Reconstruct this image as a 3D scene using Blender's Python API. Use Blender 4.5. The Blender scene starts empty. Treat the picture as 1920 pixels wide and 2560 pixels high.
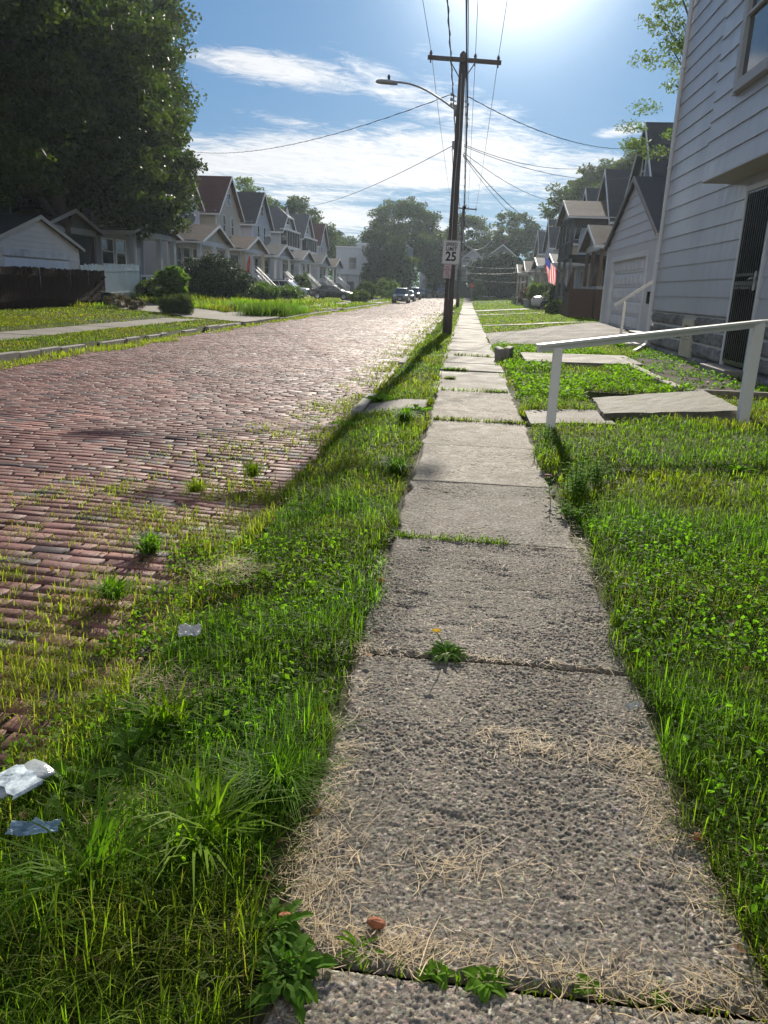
import bpy, math, random
import numpy as np
from mathutils import Vector, Matrix
R = math.radians
random.seed(7); rng = np.random.default_rng(7)
scn = bpy.context.scene
COL = scn.collection
# ------------------------------------------------------------------ camera
PITCH, YAW, ROLL = R(16.378), R(5.345), R(2.2)
cam = bpy.data.cameras.new("camera"); camo = bpy.data.objects.new("camera", cam); COL.objects.link(camo)
cam.sensor_fit = 'VERTICAL'; cam.sensor_height = 24.0; cam.lens = 24.0 * 1900 / 2560
cam.clip_start = 0.05; cam.clip_end = 6000
f0 = Vector((-math.sin(YAW), math.cos(YAW), 0)); r0 = Vector((math.cos(YAW), math.sin(YAW), 0)); z0 = Vector((0, 0, 1))
fw = f0 * math.cos(PITCH) - z0 * math.sin(PITCH); u0 = f0 * math.sin(PITCH) + z0 * math.cos(PITCH)
cr = r0 * math.cos(ROLL) + u0 * math.sin(ROLL); cu = u0 * math.cos(ROLL) - r0 * math.sin(ROLL)
camo.matrix_world = Matrix(((cr.x, cu.x, -fw.x, 0), (cr.y, cu.y, -fw.y, 0), (cr.z, cu.z, -fw.z, 1.5), (0, 0, 0, 1)))
scn.camera = camo
# ------------------------------------------------------------------ light
SUN_AZ, SUN_EL = R(2.0), R(21.8)      # azimuth right of the street's direction (+Y)
sun = bpy.data.lights.new("sun", 'SUN'); sun.energy = 4.6; sun.angle = R(0.55); sun.color = (1.0, 0.93, 0.80)
suno = bpy.data.objects.new("sun", sun); COL.objects.link(suno)
sd = Vector((math.sin(SUN_AZ) * math.cos(SUN_EL), math.cos(SUN_AZ) * math.cos(SUN_EL), math.sin(SUN_EL)))
suno.rotation_euler = (-sd).to_track_quat('-Z', 'Y').to_euler(); suno.location = (0, 20, 40)
scn.view_settings.view_transform = 'Standard'; scn.view_settings.look = 'None'; scn.view_settings.gamma = 1.0
scn.view_settings.exposure = 0.82
scn.cycles.max_bounces = 6; scn.cycles.transparent_max_bounces = 8; scn.cycles.caustics_reflective = False
scn.cycles.diffuse_bounces = 3; scn.cycles.glossy_bounces = 3; scn.cycles.volume_bounces = 0
scn.cycles.use_adaptive_sampling = True; scn.cycles.use_denoising = True
SKYSTR = 0.105

class NT:
    """tiny node-tree helper"""
    def __init__(s, nt): s.nt = nt; nt.nodes.clear()
    def n(s, t, **k):
        nd = s.nt.nodes.new(t)
        for a, v in k.items():
            if a.startswith('i_'):
                key = a[2:]
                key = int(key) if key.isdigit() else key.replace('_', ' ')
                s.set(nd.inputs[key], v)
            else: setattr(nd, a, v)
        return nd
    def set(s, inp, v):
        if isinstance(v, bpy.types.NodeSocket): s.nt.links.new(v, inp)
        else: inp.default_value = v
    def m(s, op, a, b=0.0, c=None, clamp=False):
        nd = s.nt.nodes.new('ShaderNodeMath'); nd.operation = op; nd.use_clamp = clamp
        s.set(nd.inputs[0], a); s.set(nd.inputs[1], b)
        if c is not None: s.set(nd.inputs[2], c)
        return nd.outputs[0]
    def mix(s, f, a, b, bt='MIX'):
        nd = s.nt.nodes.new('ShaderNodeMix'); nd.data_type = 'RGBA'; nd.blend_type = bt
        s.set(nd.inputs[0], f); s.set(nd.inputs[6], a); s.set(nd.inputs[7], b)
        return nd.outputs[2]
    def ramp(s, f, stops):
        nd = s.nt.nodes.new('ShaderNodeValToRGB'); s.set(nd.inputs[0], f)
        e = nd.color_ramp.elements
        while len(e) < len(stops): e.new(0.5)
        for i, (p, c) in enumerate(stops):
            e[i].position = p; e[i].color = c if len(c) == 4 else (*c, 1)
        return nd.outputs[0]
    def noise(s, vec, scale, detail=4, rough=0.55, dist=0.0):
        nd = s.n('ShaderNodeTexNoise'); s.set(nd.inputs['Vector'], vec); nd.inputs['Scale'].default_value = scale
        nd.inputs['Detail'].default_value = detail; nd.inputs['Roughness'].default_value = rough; nd.inputs['Distortion'].default_value = dist
        return nd.outputs[0]

w = bpy.data.worlds.new("World"); scn.world = w; w.use_nodes = True
t = NT(w.node_tree)
sky = t.n('ShaderNodeTexSky', sky_type='NISHITA', sun_disc=False, sun_elevation=SUN_EL, sun_rotation=SUN_AZ, air_density=1.0, dust_density=0.35, ozone_density=2.2)
tc = t.n('ShaderNodeTexCoord'); sp = t.n('ShaderNodeSeparateXYZ', i_0=tc.outputs['Generated'])
dx, dy, dz = sp.outputs
ya = t.m('MAXIMUM', t.m('ABSOLUTE', dy), 0.05)
az = t.m('DIVIDE', dx, ya); el = t.m('DIVIDE', dz, ya)
zz = t.m('ADD', t.m('MAXIMUM', dz, 0.0), 0.09)
cx = t.m('DIVIDE', dx, zz); cy = t.m('DIVIDE', dy, zz)
rot = R(-24)
ux = t.m('ADD', t.m('MULTIPLY', cx, math.cos(rot)), t.m('MULTIPLY', cy, -math.sin(rot)))
uy = t.m('ADD', t.m('MULTIPLY', cx, math.sin(rot)), t.m('MULTIPLY', cy, math.cos(rot)))
cvec = t.n('ShaderNodeCombineXYZ', i_0=t.m('MULTIPLY', ux, 0.55), i_1=t.m('MULTIPLY', uy, 1.0), i_2=3.7).outputs[0]
n1 = t.noise(cvec, 1.5, 9, 0.62, 0.5)
n2 = t.noise(cvec, 0.55, 3, 0.5, 0.2)
n3 = t.noise(cvec, 12.0, 8, 0.72, 1.2)
# patches where the photograph has its clouds: (azimuth, elevation, half width, half height, tilt, weight)
BL = [(-0.24, 0.245, 0.155, 0.022, -0.12, .95), (-0.25, 0.195, 0.13, 0.012, -0.16, .8), (-0.13, 0.150, 0.33, 0.050, 0.02, 1.05), (-0.03, 0.200, 0.12, 0.045, -0.25, .75),
      (0.08, 0.135, 0.28, 0.060, 0.0, .8), (-0.16, 0.075, 0.34, 0.030, 0.0, .9), (0.12, 0.075, 0.22, 0.035, 0.0, .75), (0.165, 0.186, 0.045, 0.010, 0.15, .9), (-0.05, 0.26, 0.07, 0.02, -0.3, .45), (0.0, 0.03, 0.6, 0.022, 0, .6), (-.10, .225, .10, .03, -.35, .75), (-.20, .11, .16, .02, .03, .8), (.17, .115, .12, .05, 0, .85), (-.32, .05, .16, .012, 0, .8)]
cov = None
for a, e, ha, he, tl, wt in BL:
    da = t.m('SUBTRACT', az, a); de = t.m('SUBTRACT', t.m('SUBTRACT', el, e), t.m('MULTIPLY', da, tl))
    q = t.m('ADD', t.m('POWER', t.m('ABSOLUTE', t.m('DIVIDE', da, ha)), 2.0), t.m('POWER', t.m('ABSOLUTE', t.m('DIVIDE', de, he)), 2.0))
    g = t.m('MULTIPLY', t.m('EXPONENT', t.m('MULTIPLY', q, -0.9)), wt)
    cov = g if cov is None else t.m('MAXIMUM', cov, g)
# unseen cloud added behind the camera for a brighter, neutral ambient light
back = t.n('ShaderNodeMapRange', interpolation_type='SMOOTHSTEP', i_0=dy, i_1=-0.15, i_2=0.15, i_3=0.75, i_4=0.0).outputs[0]
cov = t.m('MAXIMUM', cov, back)
dens = t.m('ADD', t.m('ADD', t.m('MULTIPLY', cov, 0.62), t.m('MULTIPLY', n1, 0.95)), t.m('MULTIPLY', n2, 0.3))
dens = t.m('ADD', dens, t.m('MULTIPLY', t.m('SUBTRACT', n3, 0.2), 0.50))
mk = t.n('ShaderNodeMapRange', interpolation_type='SMOOTHSTEP', i_0=dens, i_1=1.04, i_2=1.36, i_3=0.0, i_4=0.93).outputs[0]
mk = t.m('MULTIPLY', mk, t.n('ShaderNodeMapRange', i_0=el, i_1=-0.005, i_2=0.012, i_3=0.0, i_4=1.0).outputs[0])
# clouds are lit by the sun: brighter towards it
sdot = t.n('ShaderNodeVectorMath', operation='DOT_PRODUCT', i_0=tc.outputs['Generated'], i_1=tuple(sd)).outputs['Value']
glow = t.m('POWER', t.m('MAXIMUM', sdot, 0.0), 14.0)
cb = t.m('ADD', 4.4, t.m('MULTIPLY', glow, 1.2))
cb = t.m('MULTIPLY', cb, t.m('ADD', 0.70, t.m('MULTIPLY', n3, 0.55)))
ccol = t.n('ShaderNodeCombineXYZ', i_0=cb, i_1=t.m('MULTIPLY', cb, 1.0), i_2=t.m('MULTIPLY', cb, 1.02)).outputs[0]
# the camera that took the photograph holds back the bright air near the sun: c / (1 + k c)
sv = t.n('ShaderNodeVectorMath', operation='MULTIPLY', i_0=sky.outputs[0], i_1=(0.30, 0.30, 0.30)).outputs[0]
dv = t.n('ShaderNodeVectorMath', operation='ADD', i_0=sv, i_1=(1, 1, 1)).outputs[0]
cv = t.n('ShaderNodeVectorMath', operation='DIVIDE', i_0=sky.outputs[0], i_1=dv).outputs[0]
lowf = t.n('ShaderNodeMapRange', interpolation_type='SMOOTHSTEP', i_0=el, i_1=0.02, i_2=0.24, i_3=0.0, i_4=1.0).outputs[0]
tv = t.n('ShaderNodeVectorMath', operation='MULTIPLY', i_0=cv, i_1=t.mix(lowf, (0.42, 0.76, 1.12, 1), (0.31, 0.70, 1.24, 1))).outputs[0]
hsv = t.n('ShaderNodeHueSaturation', i_Saturation=0.98, i_Value=1.02, i_Color=tv)
# aureole: sunlight scattered forward in the air round the sun (part of the sky, wider than the model's)
aur = t.m('MULTIPLY', t.m('POWER', t.m('MAXIMUM', sdot, 0.0), 260.0), 10.0)
aur2 = t.m('MULTIPLY', t.m('POWER', t.m('MAXIMUM', sdot, 0.0), 90.0), 1.3)
aur = t.m('ADD', aur, aur2)
acol = t.n('ShaderNodeCombineXYZ', i_0=aur, i_1=aur, i_2=t.m('MULTIPLY', aur, 0.97)).outputs[0]
skyc = t.mix(1.0, t.mix(mk, hsv.outputs[0], ccol), acol, 'ADD')
bg = t.n('ShaderNodeBackground', i_Color=skyc, i_Strength=SKYSTR)
out = t.n('ShaderNodeOutputWorld'); t.nt.links.new(bg.outputs[0], out.inputs[0])

# ------------------------------------------------------------------ materials
MATS = {}
def mat(name, col, rough=0.7, var=0.15, scale=3.0, bump=0.0, bscale=40.0, metal=0.0, spec=0.5, tint=False, trans=0.0, col2=None, stretch=(1, 1, 1), dirt=0.0, bdist=0.02, coat=0.0, speck=0.0, spscale=150):
    """procedural surface: base colour varied by noise (and by a stored per-piece tint), optional bump, translucency and grime"""
    if name in MATS: return MATS[name]
    m = bpy.data.materials.new(name); m.use_nodes = True; t = NT(m.node_tree); MATS[name] = m
    tc = t.n('ShaderNodeTexCoord'); mp = t.n('ShaderNodeMapping', i_0=tc.outputs['Object']); mp.inputs['Scale'].default_value = stretch
    v = mp.outputs[0]
    n = t.noise(v, scale, 6, 0.6)
    c1 = tuple(max(0, c * (1 - var)) for c in col) + (1,); c2 = tuple(min(1, c * (1 + var)) for c in (col2 or col)) + (1,)
    f = t.n('ShaderNodeMapRange', i_0=n, i_1=0.3, i_2=0.7).outputs[0]
    c = t.mix(f, c1, c2)
    if dirt > 0:
        dn = t.noise(v, scale * 0.37, 8, 0.7, 0.6)
        c = t.mix(t.n('ShaderNodeMapRange', i_0=dn, i_1=0.5, i_2=0.75, i_3=0.0, i_4=dirt).outputs[0], c, tuple(x * 0.35 for x in col) + (1,))
    if speck > 0:
        s1 = t.noise(v, spscale, 2, 0.7); s2 = t.noise(v, spscale * .31, 3, 0.7)
        fs_ = t.m('ADD', t.m('MULTIPLY', s1, .6), t.m('MULTIPLY', s2, .4)); lo = 1 - speck; hi = 1 + speck * 1.3
        c = t.mix(1.0, c, t.ramp(t.n('ShaderNodeMapRange', i_0=fs_, i_1=.36, i_2=.64).outputs[0], [(0, (lo, lo, lo)), (.45, (1, 1, 1)), (.7, (1, 1, 1)), (1, (hi, hi * .98, hi * .95))]), 'MULTIPLY')
    if tint:
        a = t.n('ShaderNodeAttribute', attribute_name='tint')
        c = t.mix(1.0, c, a.outputs['Color'], 'MULTIPLY')
    b = t.n('ShaderNodeBsdfPrincipled'); t.set(b.inputs['Base Color'], c)
    rn = t.m('ADD', rough - 0.08, t.m('MULTIPLY', f, 0.16)) if rough > 0.15 else rough
    t.set(b.inputs['Roughness'], rn); b.inputs['Metallic'].default_value = metal; b.inputs['Specular IOR Level'].default_value = spec
    b.inputs['Coat Weight'].default_value = coat
    sh = b.outputs[0]
    if bump > 0:
        bn = t.noise(v, bscale, 5, 0.65)
        bm = t.n('ShaderNodeBump', i_Strength=bump, i_Distance=bdist, i_Height=bn); t.set(b.inputs['Normal'], bm.outputs[0])
    if trans > 0:
        tr = t.n('ShaderNodeBsdfTranslucent'); t.set(tr.inputs[0], t.mix(1.0, c, (1.5, 1.75, 0.55, 1), 'MULTIPLY'))
        mx = t.n('ShaderNodeMixShader', i_0=trans); t.nt.links.new(sh, mx.inputs[1]); t.nt.links.new(tr.outputs[0], mx.inputs[2]); sh = mx.outputs[0]
    o = t.n('ShaderNodeOutputMaterial'); t.nt.links.new(sh, o.inputs[0])
    return m

# ------------------------------------------------------------------ object helpers
def tag(o, label=None, cat=None, group=None, kind=None):
    if label: o['label'] = label
    if cat: o['category'] = cat
    if group: o['group'] = group
    if kind: o['kind'] = kind
    return o
def thing(name, label, cat, loc=(0, 0, 0), rz=0, group=None):
    o = bpy.data.objects.new(name, None); COL.objects.link(o); o.empty_display_size = 0.2
    o.location = loc; o.rotation_euler = (0, 0, rz); return tag(o, label, cat, group)
def fast(name, V, Fs, m, parent=None, tint=None, smooth=False):
    """mesh object from numpy arrays; Fs = list of (k,4) / (k,3) index arrays"""
    me = bpy.data.meshes.new(name); V = np.asarray(V, dtype=np.float32)
    me.vertices.add(len(V)); me.vertices.foreach_set('co', V.ravel())
    Fs = [np.asarray(f, dtype=np.int32) for f in Fs if len(f)]
    nl = sum(f.size for f in Fs); npol = sum(len(f) for f in Fs)
    me.loops.add(nl); me.loops.foreach_set('vertex_index', np.concatenate([f.ravel() for f in Fs]))
    me.polygons.add(npol); st = []; o = 0
    for f in Fs: st.append(np.arange(len(f)) * f.shape[1] + o); o += f.size
    me.polygons.foreach_set('loop_start', np.concatenate(st).astype(np.int32))
    if tint is not None:
        ca = me.color_attributes.new('tint', 'FLOAT_COLOR', 'POINT')
        T = np.ones((len(V), 4), dtype=np.float32); T[:, :3] = tint; ca.data.foreach_set('color', T.ravel())
    me.update(calc_edges=True); me.validate()
    if smooth: me.polygons.foreach_set('use_smooth', np.ones(len(me.polygons), dtype=bool))
    me.materials.append(m)
    ob = bpy.data.objects.new(name, me); COL.objects.link(ob)
    if parent: ob.parent = parent
    return ob
class MB:
    def __init__(s): s.v = []; s.f = []
    def add(s, vs, fs): k = len(s.v); s.v += [tuple(v) for v in vs]; s.f += [tuple(i + k for i in f) for f in fs]; return s
    def box(s, x0, x1, y0, y1, z0, z1, M=None):
        vs = [Vector(p) for p in ((x0, y0, z0), (x1, y0, z0), (x1, y1, z0), (x0, y1, z0), (x0, y0, z1), (x1, y0, z1), (x1, y1, z1), (x0, y1, z1))]
        if M is not None: vs = [M @ v for v in vs]
        return s.add(vs, [(0, 3, 2, 1), (4, 5, 6, 7), (0, 1, 5, 4), (1, 2, 6, 5), (2, 3, 7, 6), (3, 0, 4, 7)])
    def beam(s, a, b, w, h, up=(0, 0, 1)):
        a = Vector(a); b = Vector(b); d = (b - a); L = d.length; d.normalize(); up = Vector(up)
        if abs(d.dot(up)) > 0.98: up = Vector((1, 0, 0))
        x = d.cross(up).normalized(); u = x.cross(d)
        M = Matrix(((x.x, d.x, u.x, a.x), (x.y, d.y, u.y, a.y), (x.z, d.z, u.z, a.z), (0, 0, 0, 1)))
        return s.box(-w / 2, w / 2, 0, L, -h / 2, h / 2, M)
    def slab(s, poly, t, dirn=(0, 0, -1)):
        d = Vector(dirn) * t; n = len(poly); vs = [Vector(p) for p in poly] + [Vector(p) + d for p in poly]
        return s.add(vs, [tuple(range(n)), tuple(range(2 * n - 1, n - 1, -1))] + [(i, i + n, (i + 1) % n + n, (i + 1) % n) for i in range(n)])
    def tube(s, pts, r, seg=8, caps=True):
        pts = [Vector(p) for p in pts]; n = len(pts); rs = r if isinstance(r, (list, tuple)) else [r] * n; vs = []
        prev = None
        for i, p in enumerate(pts):
            d = (pts[min(i + 1, n - 1)] - pts[max(i - 1, 0)]).normalized()
            if prev is None: a = d.orthogonal().normalized()
            else: a = (prev - d * prev.dot(d)).normalized()
            prev = a; b = d.cross(a)
            for k in range(seg):
                th = 2 * math.pi * k / seg; vs.append(p + (a * math.cos(th) + b * math.sin(th)) * rs[i])
        fs = [(i * seg + k, i * seg + (k + 1) % seg, (i + 1) * seg + (k + 1) % seg, (i + 1) * seg + k) for i in range(n - 1) for k in range(seg)]
        if caps: fs += [tuple(range(seg - 1, -1, -1)), tuple((n - 1) * seg + k for k in range(seg))]
        return s.add(vs, fs)
    def lathe(s, prof, c=(0, 0, 0), seg=16):
        vs = [(c[0] + r * math.cos(2 * math.pi * k / seg), c[1] + r * math.sin(2 * math.pi * k / seg), c[2] + z) for r, z in prof for k in range(seg)]
        n = len(prof)
        fs = [(i * seg + k, i * seg + (k + 1) % seg, (i + 1) * seg + (k + 1) % seg, (i + 1) * seg + k) for i in range(n - 1) for k in range(seg)]
        fs += [tuple(range(seg - 1, -1, -1)), tuple((n - 1) * seg + k for k in range(seg))]
        return s.add(vs, fs)
    def ob(s, name, m, parent=None, smooth=False, bevel=0.0):
        me = bpy.data.meshes.new(name); me.from_pydata(s.v, [], s.f); me.update()
        if smooth: me.polygons.foreach_set('use_smooth', [True] * len(me.polygons))
        me.materials.append(m); o = bpy.data.objects.new(name, me); COL.objects.link(o)
        if parent: o.parent = parent
        if bevel:
            b = o.modifiers.new('bevel', 'BEVEL'); b.width = bevel; b.segments = 2; b.limit_method = 'ANGLE'
        return o
def vn(x, y, seed=0):
    """2D value noise, 0..1"""
    x = np.asarray(x, dtype=np.float64); y = np.asarray(y, dtype=np.float64)
    xi = np.floor(x).astype(np.int64); yi = np.floor(y).astype(np.int64); fx = x - xi; fy = y - yi
    fx = fx * fx * (3 - 2 * fx); fy = fy * fy * (3 - 2 * fy)
    def h(a, b):
        n = (a * 374761393 + b * 668265263 + seed * 2147483) & 0xffffffff
        n = ((n ^ (n >> 13)) * 1274126177) & 0xffffffff
        return ((n ^ (n >> 16)) & 0xffff) / 65535.0
    return (h(xi, yi) * (1 - fx) + h(xi + 1, yi) * fx) * (1 - fy) + (h(xi, yi + 1) * (1 - fx) + h(xi + 1, yi + 1) * fx) * fy
def ss(a, b, x): q = np.clip((x - a) / (b - a), 0, 1); return q * q * (3 - 2 * q)

# ------------------------------------------------------------------ terrain heights
KR, KL = -1.36, -8.85
def zfar(y): return 0.42 * ss(92, 145, y)
def zroad(x, y):
    x = np.asarray(x, float); y = np.asarray(y, float)
    c = -0.15 + 0.06 * (1 - ((x + 5.1) / 3.75) ** 2)
    c = c - 0.075 * np.exp(-((x + 1.9) / 1.1) ** 2 - ((y - 6.3) / 1.0) ** 2) - 0.05 * np.exp(-((x + 2.4) / 1.2) ** 2 - ((y - 10.2) / 1.3) ** 2) + 0.03 * np.exp(-((x + 2.2) / 1.3) ** 2 - ((y - 8.3) / 0.8) ** 2)
    c = c + 0.05 * (vn(x * 0.5, y * 0.35, 3) - 0.5) + 0.022 * (vn(x * 1.4, y * 1.1, 4) - 0.5)
    return c + zfar(y)
def zbase(x, y):
    x = np.asarray(x, float); y = np.asarray(y, float)
    v = -0.11 * ss(-0.75, -1.42, x) * (x > -3)
    r = 0.05 * ss(0.75, 1.6, x) + 0.30 * ss(1.0, 5.8, x) * ss(22.5, 27, y)
    l = 0.10 * ss(-12.25, -12.7, x) + 0.32 * ss(-16.5, -20.5, x) * ss(38, 50, y)
    z = np.where(x > -3, v + r, l) + 0.03 * (vn(x * 0.7, y * 0.7, 9) - 0.5)
    return z + zfar(y)
DRIVEL = [(-8.75, 30.6), (-12.4, 33.0), (-17.7, 37.2), (-20.6, 41.5), (-20.6, 46.4), (-12.1, 38.6), (-8.75, 36.6)]
def inpoly(x, y, P):
    x = np.asarray(x, float); y = np.asarray(y, float); r = np.zeros(x.shape, bool); n = len(P)
    for i in range(n):
        x1, y1 = P[i]; x2, y2 = P[(i + 1) % n]
        c = ((y1 > y) != (y2 > y)) & (x < (x2 - x1) * (y - y1) / ((y2 - y1) if y2 != y1 else 1e-9) + x1); r ^= c
    return r
DRIVER = [(0.82, 23.3), (0.82, 29.7), (2.2, 31.2), (6.15, 36.6), (6.15, 25.9), (4.0, 24.2)]
BED = [(3.62, 12.85), (5.3, 12.85), (5.3, 22.9), (3.62, 18.3)]
RECTS = [(0.82, 1.9, 9.1, 10.25), (-1.36, -0.40, 9.75, 10.75), (1.3, 3.9, 16.6, 19.3), (1.80, 3.80, 9.75, 12.4),
         (-12.3, -10.8, -5, 31), (-12.3, -10.8, 37.8, 140), (0.8, 7.5, 36.0, 36.9), (0.8, 7.0, 52.0, 53.0), (0.8, 7.0, 63, 66), (-18, -8.9, 51.8, 53.2), (-20, -8.9, 90.5, 94), (-10.8, -8.9, 55.2, 57.0), (-20.0, -8.9, 81, 87.5)]
def paved(x, y):
    x = np.asarray(x, float); y = np.asarray(y, float)
    r = inpoly(x, y, DRIVEL) | inpoly(x, y, DRIVER) | ((x > -0.34) & (x < 0.77)) | ((x > KL - 0.02) & (x < KR + 0.02))
    for a, b, c, d in RECTS: r |= (x > a) & (x < b) & (y > c) & (y < d)
    return r

def grid_mesh(name, xs, ys, zf, m, parent=None, smooth=True, tint=None):
    X, Y = np.meshgrid(xs, ys); Z = zf(X, Y); nx, ny = len(xs), len(ys)
    V = np.stack([X, Y, Z], -1).reshape(-1, 3); i = np.arange(nx * ny).reshape(ny, nx)
    F = np.stack([i[:-1, :-1], i[:-1, 1:], i[1:, 1:], i[1:, :-1]], -1).reshape(-1, 4)
    return fast(name, V, [F], m, parent, tint, smooth)

# ground sheet
def zground(x, y):
    z = zbase(x, y) - 0.02
    rd = (x > KL - 0.06) & (x < KR + 0.06)
    z = np.where(rd, -0.36 + zfar(y), z)
    pv = paved(x, y) & ~rd
    z = np.where(pv, z - 0.09, z)
    far = np.maximum(np.abs(x) - 60, 0) + np.maximum(y - 260, 0)
    return z - 0.002 * far
xs = np.concatenate([[-2500, -900, -400, -200, -110, -70], np.arange(-50, -21, 1.5), np.arange(-21, -9, 0.15), np.arange(-9, -8.6, 0.05), np.arange(-8.5, -1.6, 0.8), np.arange(-1.6, 1.0, 0.03), np.arange(1.0, 7, 0.1), np.arange(7, 40, 1.5), [50, 70, 110, 200, 400, 900, 2500]])
ys = np.concatenate([[-60, -20, -8, -3], np.arange(-1, 13, 0.07), np.arange(13, 40, 0.2), np.arange(40, 160, 0.8), [165, 180, 200, 240, 300, 450, 800, 1500, 3500]])
m_ground = mat('soil_and_thatch', (0.045, 0.05, 0.02), 0.95, 0.4, 2.2, 0.5, 60, col2=(0.075, 0.085, 0.03), spec=0.1)
tag(grid_mesh('ground', xs, ys, zground, m_ground), kind='structure', label='weedy soil and lawn ground running down both sides of the street')

# ------------------------------------------------------------------ brick road
m_bed = mat('joint_dirt', (0.030, 0.026, 0.020), 0.95, 0.4, 8, 0.4, 80, spec=0.1)
road = thing('road', None, None); tag(road, 'red brick street with worn wavy courses and grass in its joints', None, None, 'structure')
xs = np.linspace(KL, KR, 60); ys = np.concatenate([np.arange(-1, 30, 0.12), np.arange(30, 150, 0.6)])
grid_mesh('joint_bed', xs, ys, lambda x, y: zroad(x, y) - 0.009, m_bed, road)
xm_ = lambda a, b: (a + b) / 2
def brick_rows():
    V, F, T = [], [], []; y = 1.0; row = 0; off = 0
    while y < 150:
        far = y > 45
        bd, bl = (0.102, 0.222)
        gap = 0.012 + 0.004 * random.random()
        ph = (row % 2) * 0.5 * bl + random.uniform(-0.03, 0.03)
        nb = int((KR - KL) / (bl + gap)) + 2
        x0 = KL + ph - bl + np.arange(nb) * (bl + gap) + rng.normal(0, 0.006, nb)
        L = bl + rng.normal(0, 0.006, nb); x1 = x0 + L
        x0 = np.maximum(x0, KL + 0.005); x1 = np.minimum(x1, KR - 0.005); ok = x1 - x0 > 0.05; x0, x1 = x0[ok], x1[ok]; nb = len(x0)
        yc = y + 0.05 * (vn(x0 * 0.35, y * 0.1 + 0 * x0, 6) - 0.5) + rng.normal(0, 0.0025, nb); hd = bd / 2 - rng.random(nb) * 0.003
        an = rng.normal(0, 0.012, nb)
        xm = (x0 + x1) / 2; zc = zroad(xm, yc); gx = (zroad(xm + 0.1, yc) - zroad(xm - 0.1, yc)) / 0.2; gy = (zroad(xm, yc + 0.06) - zroad(xm, yc - 0.06)) / 0.12
        gx = gx + rng.normal(0, 0.012, nb); gy = gy + rng.normal(0, 0.010, nb); lift = rng.normal(0, 0.0012, nb)
        ins = 0.0035
        quad = [(-1, -1), (1, -1), (1, 1), (-1, 1)]
        ring = []
        specs = [(1.0, 0.0, -0.028)] + ([(1.0, 0.0, -0.0035)] if not far else []) + [(0.0, 1.0, 0.0)]
        for full, inn, dzv in specs:
            for sx, sy in quad:
                hx = (x1 - x0) / 2 - (ins * 1.1 if inn else 0); hy = hd - (ins * 0.85 if inn else 0)
                px = sx * hx; py = sy * hy + an * px
                if not far: px = px + rng.normal(0, 0.0022, nb); py = py + rng.normal(0, 0.0022, nb)
                ring.append(np.stack([xm + px, yc + py, zc + lift + gx * px + gy * py + dzv], -1))
        K = len(ring); vv = np.stack(ring, 1).reshape(-1, 3); b = (np.arange(nb) * K)[:, None] + off
        fs = [np.array([[K - 4, K - 3, K - 2, K - 1]])]
        for q in range(K // 4 - 1):
            fs.append(np.array([[q * 4 + k, q * 4 + (k + 1) % 4, (q + 1) * 4 + (k + 1) % 4, (q + 1) * 4 + k] for k in range(4)]))
        ff = np.concatenate(fs); F.append((ff[None] + b[:, :, None]).reshape(-1, 4)); V.append(vv)
        c = np.ones((nb, 3)) * np.array([1, 1, 1.]); u = rng.random(nb)
        c *= (0.78 + 0.4 * rng.random(nb))[:, None]; c[u < 0.12] *= np.array([0.5, 0.75, 0.9]); c[u > 0.95] *= np.array([1.2, 1.15, 1.1]); c *= (.85 + .35 * vn(xm_(x0, x1) * .7, y * .5 + 0 * x0, 66))[:, None]
        T.append(np.repeat(c, K, 0)); off += nb * K
        y += bd + 0.008; row += 1
    return np.concatenate(V), [np.concatenate(F)], np.concatenate(T)
V, F, T = brick_rows()
m_brick = mat('red_paving_brick', (0.135, 0.054, 0.045), 0.70, 0.22, 1.2, 0.6, 40, tint=True, col2=(0.190, 0.092, 0.078), spec=0.24, bdist=0.006, dirt=0.3, speck=.35, spscale=60)
fast('brick_paving', V, F, m_brick, road, T)

# kerb stones
m_kerb = mat('weathered_kerb_stone', (0.25, 0.23, 0.20), 0.85, 0.25, 6, 0.6, 50, dirt=0.4)
def kerb(name, x, segs, label, top=0.03):
    b = MB()
    for y0, y1, dz in segs:
        y = y0
        while y < y1 - 0.2:
            L = random.uniform(0.7, 1.5); ye = min(y + L, y1); zz_ = float(zfar(y)) + dz + random.uniform(-0.02, 0.02)
            M = Matrix.Translation((x + random.uniform(-.015, .015), y, 0)) @ Matrix.Rotation(random.uniform(-.01, .01), 4, 'Z')
            b.box(-0.075, 0.075, 0, ye - y - 0.015, -0.30, top + zz_, M); y = ye
    return tag(b.ob(name, m_kerb, bevel=0.018), label, kind='structure')
kerb('kerb', KR + 0.02, [(9.9, 11.6, -0.085), (17, 19, -0.09), (24, 26, -.09), (29.5, 36, -0.08), (40, 90, -.09)], 'half buried stone kerb along the near verge')
kerb('kerb', KL - 0.05, [(12, 17.5, -0.03), (18.3, 20.6, -.05), (21.2, 22.6, -.04), (24.0, 25.2, -.06), (26.3, 30.4, -0.03), (37, 55, -0.07), (57, 140, -0.07)], 'stone kerb along the far side of the brick street')

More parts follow.
